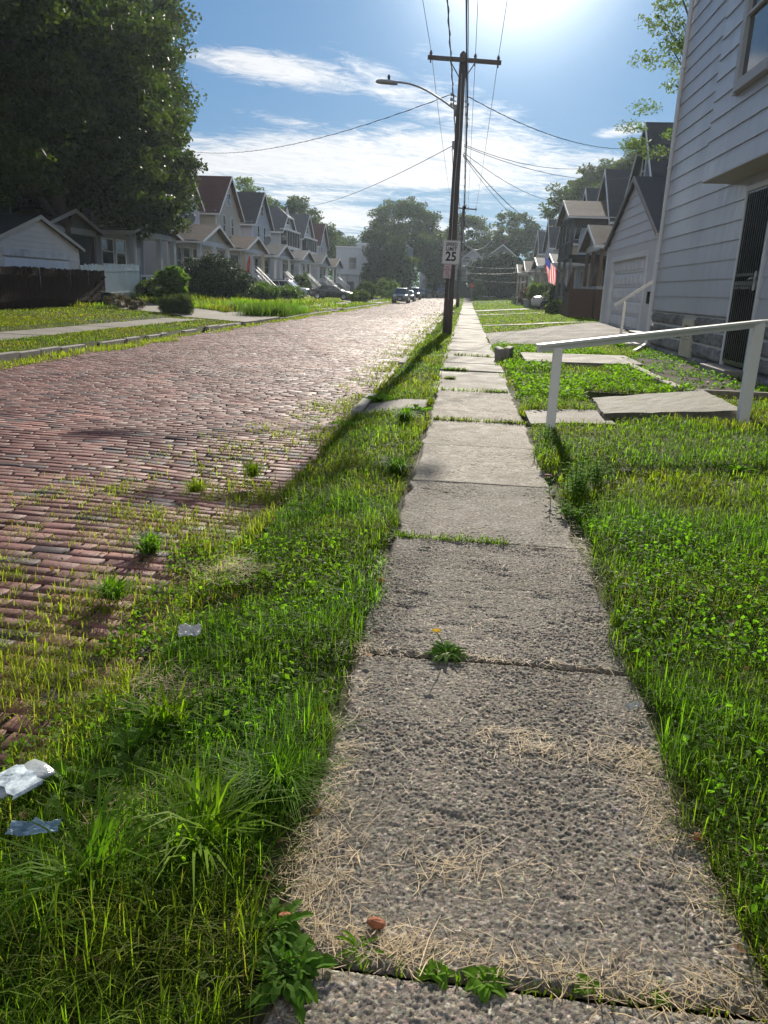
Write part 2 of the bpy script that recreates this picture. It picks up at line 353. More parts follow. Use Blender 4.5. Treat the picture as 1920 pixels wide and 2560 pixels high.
# ------------------------------------------------------------------ sidewalks
def pebble_field(x0, x1, y0, y1, res, n, rmin, rmax, pits=0):
    nx = int((x1 - x0) / res) + 1; ny = int((y1 - y0) / res) + 1
    H = np.zeros((ny, nx)); T = np.zeros((ny, nx, 3)) + 1.0
    px = rng.random(n) * (nx - 1); py = rng.random(n) * (ny - 1); r = (rmin + (rmax - rmin) * rng.random(n) ** 3) / res; el = rng.random(n) * 0.5 + 0.75
    col = 0.75 + 0.7 * rng.random((n, 1)) * np.ones((1, 3)); col *= 1 + rng.normal(0, 0.07, (n, 3)) * np.array([[1, .5, -1]]); col[rng.random(n) < .10] *= 2.0
    K = int(math.ceil(rmax / res))
    for i in range(-K, K + 1):
        for j in range(-K, K + 1):
            gx = np.round(px).astype(int) + i; gy = np.round(py).astype(int) + j
            ok = (gx >= 0) & (gx < nx) & (gy >= 0) & (gy < ny)
            d2 = ((gx - px) / el) ** 2 + ((gy - py) * el) ** 2; h = np.sqrt(np.maximum(r * r - d2, 0)) * res * 0.75; ok &= h > 0
            gx, gy, hh, cc = gx[ok], gy[ok], h[ok], col[ok]
            np.maximum.at(H, (gy, gx), hh); sel = H[gy, gx] <= hh + 1e-9; T[gy[sel], gx[sel]] = cc[sel]
    T[H <= 0] *= 0.62
    for _ in range(pits):
        cxp, cyp = rng.random() * nx, rng.random() * ny; rr = (0.012 + 0.035 * rng.random()) / res
        yy, xx = np.ogrid[max(0, int(cyp - 3 * rr)):min(ny, int(cyp + 3 * rr)), max(0, int(cxp - 3 * rr)):min(nx, int(cxp + 3 * rr))]
        g = np.exp(-(((xx - cxp) / (rr * 1.5)) ** 2 + ((yy - cyp) / (rr * 0.6)) ** 2)); sl = (slice(yy[0, 0], yy[-1, 0] + 1), slice(xx[0, 0], xx[0, -1] + 1))
        H[sl] -= g * 0.014
    return H, T
m_walk = mat('exposed_aggregate_concrete', (0.200, 0.172, 0.135), 0.85, 0.18, 5, 0.6, 260, tint=True, spec=0.3, bdist=0.006, dirt=0.25, speck=.62, spscale=170)
m_walk2 = mat('pale_concrete', (0.195, 0.172, 0.140), 0.85, 0.2, 1.6, 0.8, 120, speck=.65, spscale=75, dirt=0.55, spec=0.3, bdist=0.006)
sw = thing('sidewalk', None, None); tag(sw, 'narrow sidewalk of pitted aggregate slabs beside the grass verge', None, None, 'structure')
J = [-0.15, 1.37, 2.95, 4.52, 6.03, 7.60, 9.12, 10.75, 12.0, 13.6, 15.2, 16.9, 18.9, 20.6, 22.3, 24.0]
while J[-1] < 142: J.append(J[-1] + 1.53)
MBW = MB()
for k in range(len(J) - 1):
    y0, y1 = J[k] + 0.008, J[k + 1] - 0.008
    if k < 8:
        res = 0.0036 if k < 3 else (0.0048 if k < 4 else 0.010)
        xa, xb = -0.385, 0.82
        n = 26000 if k < 3 else (14000 if k == 3 else 9000)
        rr = (0.0036, 0.0075) if k < 3 else ((0.005, 0.010) if k == 3 else (0.010, 0.014))
        H, T_ = pebble_field(xa, xb, y0, y1, res, n, rr[0], rr[1], pits=(6, 10, 34, 12, 5, 3, 2, 2)[k])
        if k > 3: H *= 0.28; T_ = 1 + (T_ - 1) * 0.55
        elif k == 3: H *= 0.4; T_ = 1 + (T_ - 1) * .7
        else: H *= 0.72
        ny, nx = H.shape; X, Y = np.meshgrid(np.linspace(xa, xb, nx), np.linspace(y0, y1, ny)); wear = .5 + .7 * ss(.3, .7, vn(X * 2.6 + 3, Y * 2.6, 17) * .6 + .4 * vn(X * 8, Y * 8, 18)); H = H * wear
        tl = random.uniform(-.008, .008); tb = random.uniform(-.006, .006)
        Z = H + 0.012 * (vn(X * 3, Y * 3, 11) - 0.5) + tl * (Y - y0) + tb * X + 0.004
        Z += wear * (0.003 if k < 3 else 0.003) * (vn(X * 38, Y * 38, 12) - 0.5) + wear * (0.0045 if k < 3 else 0.002) * (vn(X * 130, Y * 130, 15) - 0.5) + 0.004 * (vn(X * 240, Y * 240, 16) - .5)
        e = np.minimum(np.minimum(Y - y0, y1 - Y), 9); Z -= 0.02 * np.exp(-e / 0.008)
        ex = np.minimum(X - xa, xb - X) + 0.05 * (vn(Y * 4, X * 0 + k, 13) - 0.6); Z -= 0.06 * ss(0.05, 0.0, ex)
        big = vn(X * 2.2, Y * 2.2, 14); T_ = T_ * (0.86 + 0.28 * big)[:, :, None]
        if k > 3: T_ = T_ * 1.22
        i = np.arange(nx * ny).reshape(ny, nx); F = np.stack([i[:-1, :-1], i[:-1, 1:], i[1:, 1:], i[1:, :-1]], -1).reshape(-1, 4)
        fast('slab', np.stack([X, Y, Z], -1).reshape(-1, 3), [F], m_walk, sw, T_.reshape(-1, 3), True)
    else:
        zf_ = float(zfar(y0)); a, b_, c_, d_ = [random.uniform(-.012, .022) + zf_ for _ in range(4)]
        xl = -0.40 - random.uniform(0, .05); xr = 0.80 + random.uniform(-.03, .04)
        MBW.slab([(xl, y0, a), (xr, y0, b_), (xr, y1 - 0.01, c_), (xl, y1 - 0.01, d_)], 0.12)
MBW.ob('far_slab', m_walk2, sw, bevel=0.008)
b = MB(); y = -4.0
while y < 140:
    if not (30.8 < y < 37.6):
        L = 1.55; a, b_, c_, d_ = [random.uniform(0.0, .012) + float(zfar(y)) for _ in range(4)]
        b.slab([(-12.3, y, a), (-10.8, y, b_), (-10.8, y + L - .02, c_), (-12.3, y + L - .02, d_)], 0.15)
    y += 1.55
tag(b.ob('sidewalk', m_walk2, bevel=0.01), 'pale concrete sidewalk on the far side of the street', kind='structure')
def patch(name, poly, label, m=m_walk2, up=0.012, step=0.5):
    """paved area that follows the ground: a polygon clipped grid with thickness"""
    P = np.array(poly); xs_ = np.arange(P[:, 0].min(), P[:, 0].max() + step, step); ys_ = np.arange(P[:, 1].min(), P[:, 1].max() + step, step)
    import bmesh
    bm = bmesh.new(); f = bm.faces.new([bm.verts.new((x, y, 0)) for x, y in poly])
    for xv in xs_: bmesh.ops.bisect_plane(bm, geom=bm.verts[:] + bm.edges[:] + bm.faces[:], plane_co=(xv, 0, 0), plane_no=(1, 0, 0))
    for yv in ys_: bmesh.ops.bisect_plane(bm, geom=bm.verts[:] + bm.edges[:] + bm.faces[:], plane_co=(0, yv, 0), plane_no=(0, 1, 0))
    for v in bm.verts: v.co.z = float(zbase(v.co.x, v.co.y)) + up
    r = bmesh.ops.extrude_face_region(bm, geom=bm.faces[:])
    for v in [g for g in r['geom'] if isinstance(g, bmesh.types.BMVert)]: v.co.z -= 0.12
    bmesh.ops.recalc_face_normals(bm, faces=bm.faces[:])
    me = bpy.data.meshes.new(name); bm.to_mesh(me); bm.free(); me.materials.append(m); o = bpy.data.objects.new(name, me); COL.objects.link(o)
    return tag(o, label, kind='structure')
patch('driveway', DRIVEL, 'concrete driveway running back past the dark fence')
patch('driveway', DRIVER, 'cracked concrete driveway up to the white garage', mat('old_drive_concrete', (.125, .105, .082), .9, .25, 1.1, .8, 60, dirt=.7, speck=.5, spscale=40))
patch('footpath', [(0.86, 9.15), (1.85, 9.1), (1.85, 10.25), (0.86, 10.2)], 'concrete footpath piece at foot of the white handrail')
patch('footpath', [(-1.28, 9.8), (-0.44, 9.75), (-0.44, 10.7), (-1.28, 10.75)], 'concrete crossing piece set in the grass verge', up=0.015)
for (a, b_, c_, d_), lb in zip(RECTS[6:9] + RECTS[9:], ['concrete path across the lawn beyond the garage', 'concrete path to the brown stairs', 'concrete driveway with the white car', 'concrete path through the tall weeds', 'concrete driveway under the dark sedan', 'short crossing slab in the far verge', 'concrete driveway under the white car nose']):
    patch('footpath', [(a + .02, c_ + .02), (b_ - .02, c_ + .02), (b_ - .02, d_ - .02), (a + .02, d_ - .02)], lb, step=1.0, up=0.03)

# ------------------------------------------------------------------ buildings
def clap(mb, a, b, z0, z1, pitch, nrm, half=None, lip=0.018):
    """lap siding on a vertical wall from a to b (xy); half(z) -> (s0,s1) fractions where a gable narrows it"""
    a = Vector((a[0], a[1], 0)); b = Vector((b[0], b[1], 0)); n = Vector((nrm[0], nrm[1], 0)); z = z0
    while z < z1 - 0.01:
        zt = min(z + pitch, z1); s0, s1 = half(z) if half else (0, 1); t0, t1 = half(zt) if half else (0, 1)
        if s1 - s0 < 0.01: break
        P = lambda s, zz, o: a + (b - a) * s + n * o + Vector((0, 0, zz))
        mb.add([P(s0, z, lip), P(s1, z, lip), P(t1, zt, 0), P(t0, zt, 0), P(s0, z, 0), P(s1, z, 0)], [(0, 1, 2, 3), (4, 5, 1, 0)])
        z = zt
m_glass = mat('window_glass', (0.02, 0.025, 0.03), 0.08, 0.2, 0.8, spec=0.8)
m_curt = mat('curtained_glass', (0.10, 0.11, 0.12), 0.12, 0.5, 1.5, spec=0.7)
def window(par, M, w_, h_, frame, m_pane=None, bars=1, dep=0.05, fw_=0.09, nm='window'):
    """M maps local (x along wall, y outward, z up), origin at window centre"""
    b = MB(); W2, H2 = w_ / 2, h_ / 2
    b.box(-W2 - fw_, -W2, -0.02, dep, -H2 - fw_, H2 + fw_, M); b.box(W2, W2 + fw_, -0.02, dep, -H2 - fw_, H2 + fw_, M)
    b.box(-W2, W2, -0.02, dep - .003, H2, H2 + fw_, M); b.box(-W2 - .02, W2 + .02, -0.02, dep + .035, -H2 - fw_ * .9, -H2, M)
    if bars: b.box(-W2, W2, -0.02, dep - .015, -0.025, 0.025, M)
    f = b.ob(nm, frame, par)
    MB().box(-W2, W2, -0.03, 0.012, -H2, H2, M).ob('pane', m_pane or m_glass, f)
    return f
def wallM(org, along, out): a = Vector(along); o = Vector(out); return Matrix(((a.x, o.x, 0, org[0]), (a.y, o.y, 0, org[1]), (0, 0, 1, org[2]), (0, 0, 0, 1)))
def gable_roof(par, x0, x1, y0, y1, ze, zr, m, mf, t=0.14, clip=0.0, ovs=0.35, fh=0.18, back=0.0):
    """ridge along x from x0 (back) to x1 (front); eaves at y0,y1"""
    yc = (y0 + y1) / 2; s = (zr - ze) / ((y1 - y0) / 2); y0e, y1e = y0 - ovs, y1 + ovs; zeo = ze - s * ovs
    b = MB(); hc = clip; dzc = (zr - ze) * 0.42 if clip else 0
    if clip:
        yk = dzc / s
        b.slab([(x1, y0e, zeo), (x1, yc - yk, zr - dzc), (x1 - hc, yc, zr), (x0, yc, zr), (x0, y0e, zeo)], t)
        b.slab([(x1, yc + yk, zr - dzc), (x1, y1e, zeo), (x0, y1e, zeo), (x0, yc, zr), (x1 - hc, yc, zr)], t)
        b.slab([(x1 + .05, yc - yk, zr - dzc), (x1 + .05, yc + yk, zr - dzc), (x1 - hc, yc, zr + .003)], t)
    else:
        b.slab([(x1, y0e, zeo), (x1, yc, zr), (x0, yc, zr), (x0, y0e, zeo)], t)
        b.slab([(x1, yc, zr), (x1, y1e, zeo), (x0, y1e, zeo), (x0, yc, zr)], t)
    o = b.ob('roof', m, par)
    f = MB(); yk = (dzc / s) if clip else 0
    for sg, ya, yb in ((-1, y0e, yc - yk), (1, y1e, yc + yk)):
        zt = zr - dzc
        f.slab([(x1 + .002, ya, zeo + .01), (x1 + .002, yb, zt + .01), (x1 + .002, yb, zt - fh - .05), (x1 + .002, ya, zeo - fh)], 0.045, (1, 0, 0))
        f.box(x0, x1, ya - .03 if sg < 0 else ya, ya if sg < 0 else ya + .03, zeo - fh, zeo - .02)
    if clip: f.box(x1 + .05, x1 + .10, yc - yk - .1, yc + yk + .1, zr - dzc - fh, zr - dzc - .02)
    f.ob('fascia', mf, o)
    return o
def paint(n, c, **k): return mat(n, c, k.pop('rough', 0.55), k.pop('var', 0.07), k.pop('scale', 0.9), k.pop('bump', 0.15), k.pop('bscale', 30), **k)
def shingle(n, c): return mat(n, c, 0.9, 0.22, 2.5, 0.7, 30, spec=0.25, bdist=0.02, stretch=(1, 1, 1), dirt=0.25)
m_white = paint('white_trim_paint', (0.70, 0.71, 0.72), dirt=0.2)
m_trimgrey = paint('grey_trim_paint', (0.35, 0.36, 0.37), dirt=0.2)
m_dark = mat('dark_opening', (0.018, 0.018, 0.02), 0.8, 0.3, 2)
m_found = mat('concrete_block_foundation', (0.22, 0.20, 0.18), 0.9, 0.2, 3, 0.5, 20, dirt=0.3)
m_iron = mat('dark_painted_iron', (0.025, 0.022, 0.022), 0.45, 0.3, 5, metal=0.3)
m_brown = mat('stained_brown_wood', (0.085, 0.040, 0.024), 0.7, 0.3, 3, 0.4, 30, stretch=(6, 6, 1))
def steps(par, x0, y0, y1, z0, z1, m, n=6, run=0.28, rail=None, name='steps'):
    b = MB(); dz_ = (z1 - z0) / n
    for i in range(n): b.box(x0 + i * run, x0 + (i + 1) * run, y0, y1, z0, z1 - (i + 0.5) * dz_)
    s = b.ob(name, m, par)
    if rail:
        for y in (y0 - .03, y1 + .03):
            r = MB(); r.beam((x0 - .1, y, z1 + .95), (x0 + n * run + .1, y, z0 + .92), .09, .1)
            r.beam((x0 + n * run, y, z0 - .1), (x0 + n * run, y, z0 + .95), .09, .09)
            r.beam((x0 - .05, y, z1 + .15), (x0 + n * run, y, z0 + .15), .06, .07)
            for i in range(1, n + 3): q = i / (n + 3); xx = x0 + q * n * run; zz_ = z1 + (z0 - z1) * q; r.beam((xx, y, zz_ + .15), (xx, y, zz_ + .92), .03, .03)
            r.ob('stair_rail', rail, par)
    return s
def house(name, label, x, y, z, rot, w_, d, ze, zr, wall, roofm, trim=None, clip=0, wins=(), side=(), porch=None, sun=None, chim=None, pitch=0.14, ovs=0.3, found=0.9, panem=None, dormer=None, gablem=None):
    trim = trim or m_white; h = thing(name, label, 'house', (x, y, z), rot)
    s = (zr - ze) / (w_ / 2); hw = w_ / 2
    b = MB()
    b.add([(0, -hw, 0), (0, hw, 0), (0, hw, ze), (0, 0, zr - .02), (0, -hw, ze), (-d, -hw, 0), (-d, hw, 0), (-d, hw, ze), (-d, 0, zr - .02), (-d, -hw, ze)], [(0, 1, 2, 3, 4), (9, 8, 7, 6, 5), (0, 4, 9, 5), (1, 6, 7, 2)])
    hf = lambda zz: (0, 1) if zz <= ze else ((zz - ze) / s / w_, 1 - (zz - ze) / s / w_)
    if clip:
        pass
    clap(b, (0.004, -hw), (0.004, hw), found, zr - .05, pitch, (1, 0), hf)
    clap(b, (-d, -hw - .004), (0, -hw - .004), found, ze, pitch, (0, -1)); clap(b, (0, hw + .004), (-d, hw + .004), found, ze, pitch, (0, 1))
    wo = b.ob('wall', wall, h)
    c = MB()
    for sx, sy in ((0, -hw), (0, hw)): c.box(sx - .06, sx + .035, sy - .035 if sy < 0 else sy - .07, sy + .07 if sy < 0 else sy + .035, found - .05, ze)
    c.box(.0, .05, -hw - .02, hw + .02, found - .14, found + .02); c.ob('corner_board', trim, wo)
    MB().box(-d - .02, .02, -hw - .02, hw + .02, -.6, found - .12).ob('foundation', m_found, h)
    gable_roof(h, -d - .3, 0.42, -hw, hw, ze, zr, roofm, trim, clip=clip, ovs=ovs)
    for wy, wz, ww, wh in wins: window(h, wallM((0.02, wy, wz), (0, 1, 0), (1, 0, 0)), ww, wh, trim, panem)
    for wx, wz, ww, wh, sg in side: window(h, wallM((wx, sg * (hw + .022), wz), (1, 0, 0), (0, sg, 0)), ww, wh, trim, panem)
    if sun:      # enclosed upper porch: dark band of tall windows under a shallow shelf
        sz0, sz1, sd_, swid = sun
        q = MB(); q.box(0.0, sd_, -swid / 2, swid / 2, sz0, sz0 + .35); q.box(-.02, sd_ + .08, -swid / 2 - .1, swid / 2 + .1, sz1, sz1 + .22); q.ob('upper_porch', trim, h)
        MB().box(0.0, sd_ - .1, -swid / 2 + .08, swid / 2 - .08, sz0 + .35, sz1).ob('porch_glazing', m_glass, h)
        q = MB(); nn = 5
        for i in range(nn + 1):
            yy = -swid / 2 + .05 + i * (swid - .1) / nn; q.box(sd_ - .12, sd_ - .02, yy - .05, yy + .05, sz0 + .35, sz1)
        for sy in (-1, 1): q.box(.0, .1, sy * swid / 2 - .05, sy * swid / 2 + .05, sz0 + .35, sz1)
        q.ob('mullion', m_trimgrey if trim is m_white else trim, h)
    if chim: MB().box(chim[0] - .25, chim[0] + .25, chim[1] - .3, chim[1] + .3, ze, chim[2]).ob('chimney', mat('chimney_brick', (0.12, 0.05, 0.04), 0.9, 0.3, 6), h)
    if dormer:
        dy0, dy1, dz0, dz1 = dormer; q = MB(); ym = (dy0 + dy1) / 2
        q.box(-2.5, -.5, dy0, dy1, dz0, dz1); q.add([(-.5, dy0, dz1), (-.5, dy1, dz1), (-.5, ym, dz1 + .7)], [(0, 1, 2)]); q.ob('dormer', wall, h)
        q = MB(); q.slab([(-.3, dy0 - .2, dz1 - .1), (-.3, ym, dz1 + .8), (-3.4, ym, dz1 + .8), (-3.4, dy0 - .2, dz1 - .1)], .1); q.slab([(-.3, ym, dz1 + .8), (-.3, dy1 + .2, dz1 - .1), (-3.4, dy1 + .2, dz1 - .1), (-3.4, ym, dz1 + .8)], .1); q.ob('dormer_roof', roofm, h)
    if porch:
        p = dict(cy=0, w=7.2, d=2.5, fl=1.5, ze=4.2, zr=5.5, m=roofm, posts=None, pw=.24, pc=trim, skirt=trim, rail=None, st=None, gw=None, floor=m_trimgrey, ceil=None, wall=wall, gm=wall, srail=None, inner=()); p.update(porch)
        cy, pw2, pd = p['cy'], p['w'] / 2, p['d']; fl = p['fl']
        MB().box(0.03, pd, cy - pw2, cy + pw2, fl - .16, fl).ob('porch_floor', p['floor'], h)
        sk = MB(); sk.box(pd - .12, pd - .04, cy - pw2 + .03, cy + pw2 - .03, -.4, fl - .16); sk.box(.05, pd - .12, cy - pw2 + .03, cy - pw2 + .11, -.4, fl - .16); sk.box(.05, pd - .12, cy + pw2 - .11, cy + pw2 - .03, -.4, fl - .16)
        sk.ob('porch_skirt', p['skirt'], h)
        bm_ = MB(); bm_.box(pd - .28, pd - .06, cy - pw2, cy + pw2, p['ze'] - .32, p['ze'] - .02)
        for sy in (-1, 1): bm_.box(.04, pd - .28, cy + sy * (pw2 - .1) - .1, cy + sy * (pw2 - .1) + .1, p['ze'] - .32, p['ze'] - .02)
        bm_.box(.04, pd - .1, cy - pw2, cy + pw2, p['ze'] - .02, p['ze'] + .03); bm_.ob('porch_beam', trim, h)
        gw = p['gw'] or p['w']; g2 = gw / 2; gs = (p['zr'] - p['ze']) / g2
        g = MB(); clap(g, (pd - .12, cy - g2), (pd - .12, cy + g2), p['ze'] - .02, p['zr'] - .1, .13, (1, 0), lambda zz: (max(0, (zz - p['ze'])) / gs / gw, 1 - max(0, (zz - p['ze'])) / gs / gw)); g.ob('porch_gable', p['gm'], h)
        ro = gable_roof(h, 0.03, pd + .35, cy - g2, cy + g2, p['ze'], p['zr'], p['m'], trim, t=.1, ovs=.3, fh=.16)
        ro.name = 'porch_roof'
        for py in (p['posts'] if p['posts'] is not None else (-pw2 + .25, pw2 - .25)):
            MB().box(pd - .15 - p['pw'] / 2, pd - .15 + p['pw'] / 2, cy + py - p['pw'] / 2, cy + py + p['pw'] / 2, fl, p['ze'] - .3).ob('post', p['pc'], h)
        for y0_, y1_, kind in p['inner']:  # some dark panes here are added to stand for the porch interiors' shade
            if kind == 'door': window(h, wallM((0.03, y0_, fl + 1.05), (0, 1, 0), (1, 0, 0)), y1_, 2.0, trim, m_curt, nm='door')
            else: window(h, wallM((0.03, y0_, fl + 1.35), (0, 1, 0), (1, 0, 0)), y1_, 1.5, trim, m_glass)
        if p['rail']:
            rm, ya, yb = p['rail']; r = MB(); xx = pd - .1
            r.beam((xx, cy + ya, fl + .9), (xx, cy + yb, fl + .9), .07, .07); r.beam((xx, cy + ya, fl + .12), (xx, cy + yb, fl + .12), .06, .06)
            k = ya
            while k < yb: r.beam((xx, cy + k, fl + .12), (xx, cy + k, fl + .9), .04, .04); k += .16
            r.ob('porch_rail', rm, h)
        if p['st']:
            ys_, wd = p['st']; steps(h, pd, cy + ys_ - wd / 2, cy + ys_ + wd / 2, 0.0, fl, m_found, n=6, rail=p['srail'] or m_white)
    return h
def zb(x, y): return float(zbase(x, y))
C_white = paint('white_lap_siding', (0.50, 0.51, 0.54)); C_cream = paint('cream_lap_siding', (0.52, 0.47, 0.36)); C_pale = paint('pale_grey_siding', (0.42, 0.44, 0.46))
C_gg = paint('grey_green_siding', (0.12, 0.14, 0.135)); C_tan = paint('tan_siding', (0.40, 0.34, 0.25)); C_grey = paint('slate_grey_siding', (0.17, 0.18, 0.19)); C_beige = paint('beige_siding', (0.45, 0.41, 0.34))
C_dk = paint('charcoal_siding', (0.07, 0.075, 0.08)); C_blue = paint('dusty_blue_siding', (0.16, 0.20, 0.25))
S_maroon = shingle('maroon_shingle', (0.085, 0.035, 0.032)); S_brown = shingle('brown_shingle', (0.13, 0.085, 0.062)); S_black = shingle('charcoal_shingle', (0.040, 0.042, 0.050)); S_grey = shingle('grey_shingle', (0.085, 0.088, 0.098)); S_tan = shingle('weathered_tan_shingle', (0.16, 0.12, 0.095))
LX = -23.5
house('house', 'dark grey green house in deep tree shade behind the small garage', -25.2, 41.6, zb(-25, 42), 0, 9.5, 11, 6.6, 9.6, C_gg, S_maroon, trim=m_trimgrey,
      wins=[(-2.4, 5.3, .95, 1.5), (1.2, 5.3, .95, 1.5)], side=[(-3, 4.8, 1.0, 1.6, -1)],
      porch=dict(cy=2.3, w=6.4, d=2.6, fl=1.2, ze=4.0, zr=5.0, m=S_brown, posts=(-2.9, -.6, 2.9), pc=paint('dull_brown_post', (.12, .10, .09)), skirt=C_dk, inner=[(-.6, .9, 'door'), (1.5, 1.3, 'w')]))
house('house', 'white house half hidden by the maple, grey porch with white framed skirting window', LX, 52.3, zb(-22, 52), 0, 7.6, 12, 7.3, 10.6, paint('shade_darkened_white_siding', (.30, .31, .32)), S_brown,  # white siding greyed down, the maple's shade is put into its colour
      wins=[(-1.8, 6.3, .85, 1.5), (1.6, 6.3, .85, 1.5), (0, 8.6, .7, .8)],
      porch=dict(cy=0, w=7.8, d=2.5, fl=1.4, ze=4.05, zr=5.1, m=S_brown, gm=C_grey, posts=(-3.5, .9, 3.4), pw=.34, pc=C_pale, skirt=C_pale, inner=[(-2.1, 1.6, 'w'), (-.1, 1.4, 'w'), (1.9, .9, 'door')]))
B_ = house('house', 'white house with brown porch roof carrying a grey dish, cream porch wall', LX, 64.6, zb(-22, 64), 0, 7.6, 12, 7.3, 10.5, C_white, S_maroon,
      wins=[(-1.7, 6.3, .75, 1.6), (1.5, 6.3, .75, 1.6)], side=[(-2.2, 6.4, .8, 1.5, -1)],
      porch=dict(cy=.5, w=7.9, d=2.5, fl=1.6, ze=4.2, zr=5.6, m=S_tan, gm=C_cream, posts=(-3.7, -.2, 3.6), pw=.3, pc=m_white, skirt=m_dark, rail=(m_iron, -3.6, -1.4), st=(-2.3, 1.2), inner=[(-2.9, 1.2, 'w'), (-1.5, .9, 'door'), (.3, 1.5, 'w'), (2.5, 1.3, 'w')]))
house('house', 'tall house with maroon shingle roof and cream side wall, blue grey porch skirt', LX, 77.0, zb(-22, 77), 0, 7.7, 12, 7.45, 10.85, C_cream, S_maroon,
      wins=[(-1.55, 6.35, .8, 1.6), (1.1, 6.35, .8, 1.6), (-.35, 8.75, .6, 1.0), (.35, 8.75, .6, 1.0)], side=[(-3.5, 6.2, .8, 1.4, -1)],
      porch=dict(cy=.5, w=7.7, d=2.5, fl=1.7, ze=4.25, zr=5.5, m=S_brown, gm=C_cream, posts=(-3.5, 3.3), pw=.34, pc=C_cream, skirt=C_pale, st=(.2, 1.5), inner=[(-2.6, 1.2, 'w'), (-1.1, .9, 'door'), (1.5, 2.6, 'w')]))
house('house', 'tall white house with near black shingle roof between maroon and hipped roofs', LX, 89.5, zb(-22, 89), 0, 7.7, 12, 7.5, 10.85, C_white, S_black,
      wins=[(-1.5, 6.4, .8, 1.6), (1.1, 6.4, .8, 1.6), (-.3, 8.9, .55, 1.0), (.35, 8.9, .55, 1.0)], side=[(-3.5, 6.2, .8, 1.4, -1)],
      porch=dict(cy=.3, w=7.7, d=2.5, fl=1.6, ze=4.2, zr=5.45, m=S_grey, gm=C_pale, posts=(-3.5, -.6, 3.3), pc=m_white, skirt=C_white, st=(1.2, 1.4), inner=[(-2.6, 1.5, 'w'), (-.6, 1.0, 'door'), (1.8, 2.2, 'w')]))
house('house', 'house with clipped hipped grey gable over a glazed upper porch', LX, 102.4, zb(-22, 100), 0, 7.8, 12, 7.6, 10.6, C_pale, S_grey, clip=1.6,
      wins=[(0, 8.9, 1.5, .8)], sun=(5.4, 7.55, .9, 7.4),
      porch=dict(cy=.3, w=7.7, d=2.5, fl=1.6, ze=4.3, zr=5.45, m=S_grey, gm=C_white, posts=(-3.5, .2, 3.3), pc=m_white, skirt=C_dk, st=(1.2, 1.4), inner=[(-2.4, 1.0, 'door'), (.4, 2.2, 'w'), (2.6, 1.1, 'w')]))
house('house', 'house with slate blue gable and sloping shelf roof above upper porch', LX, 115.0, zb(-22, 112), 0, 7.8, 12, 7.5, 10.75, C_pale, S_grey,
      wins=[(0, 8.6, 1.2, .9)], sun=(5.3, 7.3, .8, 7.2),
      porch=dict(cy=.5, w=7.4, d=2.5, fl=1.5, ze=4.15, zr=5.4, m=S_grey, gm=C_white, posts=(-3.3, 3.2), pc=m_white, skirt=C_tan, st=(1.0, 1.4), inner=[(-1.8, 2.2, 'w'), (1.6, 1.8, 'w')]))
house('house', 'last narrow house of the far row with small maroon roof', LX, 127.6, zb(-22, 124), 0, 7.4, 12, 7.1, 10.35, C_white, S_maroon,
      wins=[(-1.2, 6.0, .8, 1.5), (1.3, 6.0, .8, 1.5), (0, 8.4, .8, .9)],
      porch=dict(cy=.2, w=7.4, d=2.5, fl=1.4, ze=4.0, zr=5.2, m=S_brown, gm=C_white, posts=(-3.3, 0, 3.2), pc=m_white, skirt=C_tan, st=(1.2, 1.4), inner=[(-1.8, 2.2, 'w'), (1.6, 1.8, 'w')]))
# satellite dishes on two porch roofs
def dish(x, y, z, label):
    d = thing('satellite_dish', label, 'satellite dish', (x, y, z), 0, 'satellite dishes on the far porch roofs')
    MB().tube([(0, 0, -.25), (0, 0, .35), (.06, 0, .62)], .03).ob('mast', m_trimgrey, d)
    b = MB(); Rr = .48; vs = []; fs = []; ax = Matrix.Rotation(R(62), 4, 'X') @ Matrix.Rotation(R(-20), 4, 'Y')
    for i in range(6):
        for k in range(16): r_ = Rr * i / 5; vs.append(Matrix.Translation((.06, -.05, .75)) @ ax @ Vector((r_ * math.cos(k * math.pi / 8), r_ * 1.1 * math.sin(k * math.pi / 8), .32 * (r_ ** 2))))
    for i in range(5):
        for k in range(16): fs.append((i * 16 + k, i * 16 + (k + 1) % 16, (i + 1) * 16 + (k + 1) % 16, (i + 1) * 16 + k))
    b.add(vs, fs); o = b.ob('reflector', mat('dish_grey', (.13, .14, .15), .5), d, True); s = o.modifiers.new('s', 'SOLIDIFY'); s.thickness = .015
    MB().tube([(.06, -.05, .5), (.06, -.5, .62)], .018).ob('feed_arm', m_trimgrey, d)
dish(-21.6, 60.9, 5.0 + zb(-22, 61) - .15, 'grey satellite dish standing on the tan porch roof')
dish(-21.6, 84.6, 4.75 + zb(-22, 85), 'smaller dish on the grey porch roof beyond the maroon house')

# skirting window frame & board on the second porch
pw_ = thing('skirting_window', 'white framed basement window leaning in porch skirting above a white board', 'window', (-20.95, 49.6, zb(-21, 50)))
window(pw_, wallM((0.02, 0.2, .85), (0, 1, 0), (1, 0, 0)), .8, .75, m_white, m_curt, nm='frame')
MB().box(.0, .05, -2.2, 2.4, .05, .32).ob('board', m_white, pw_)

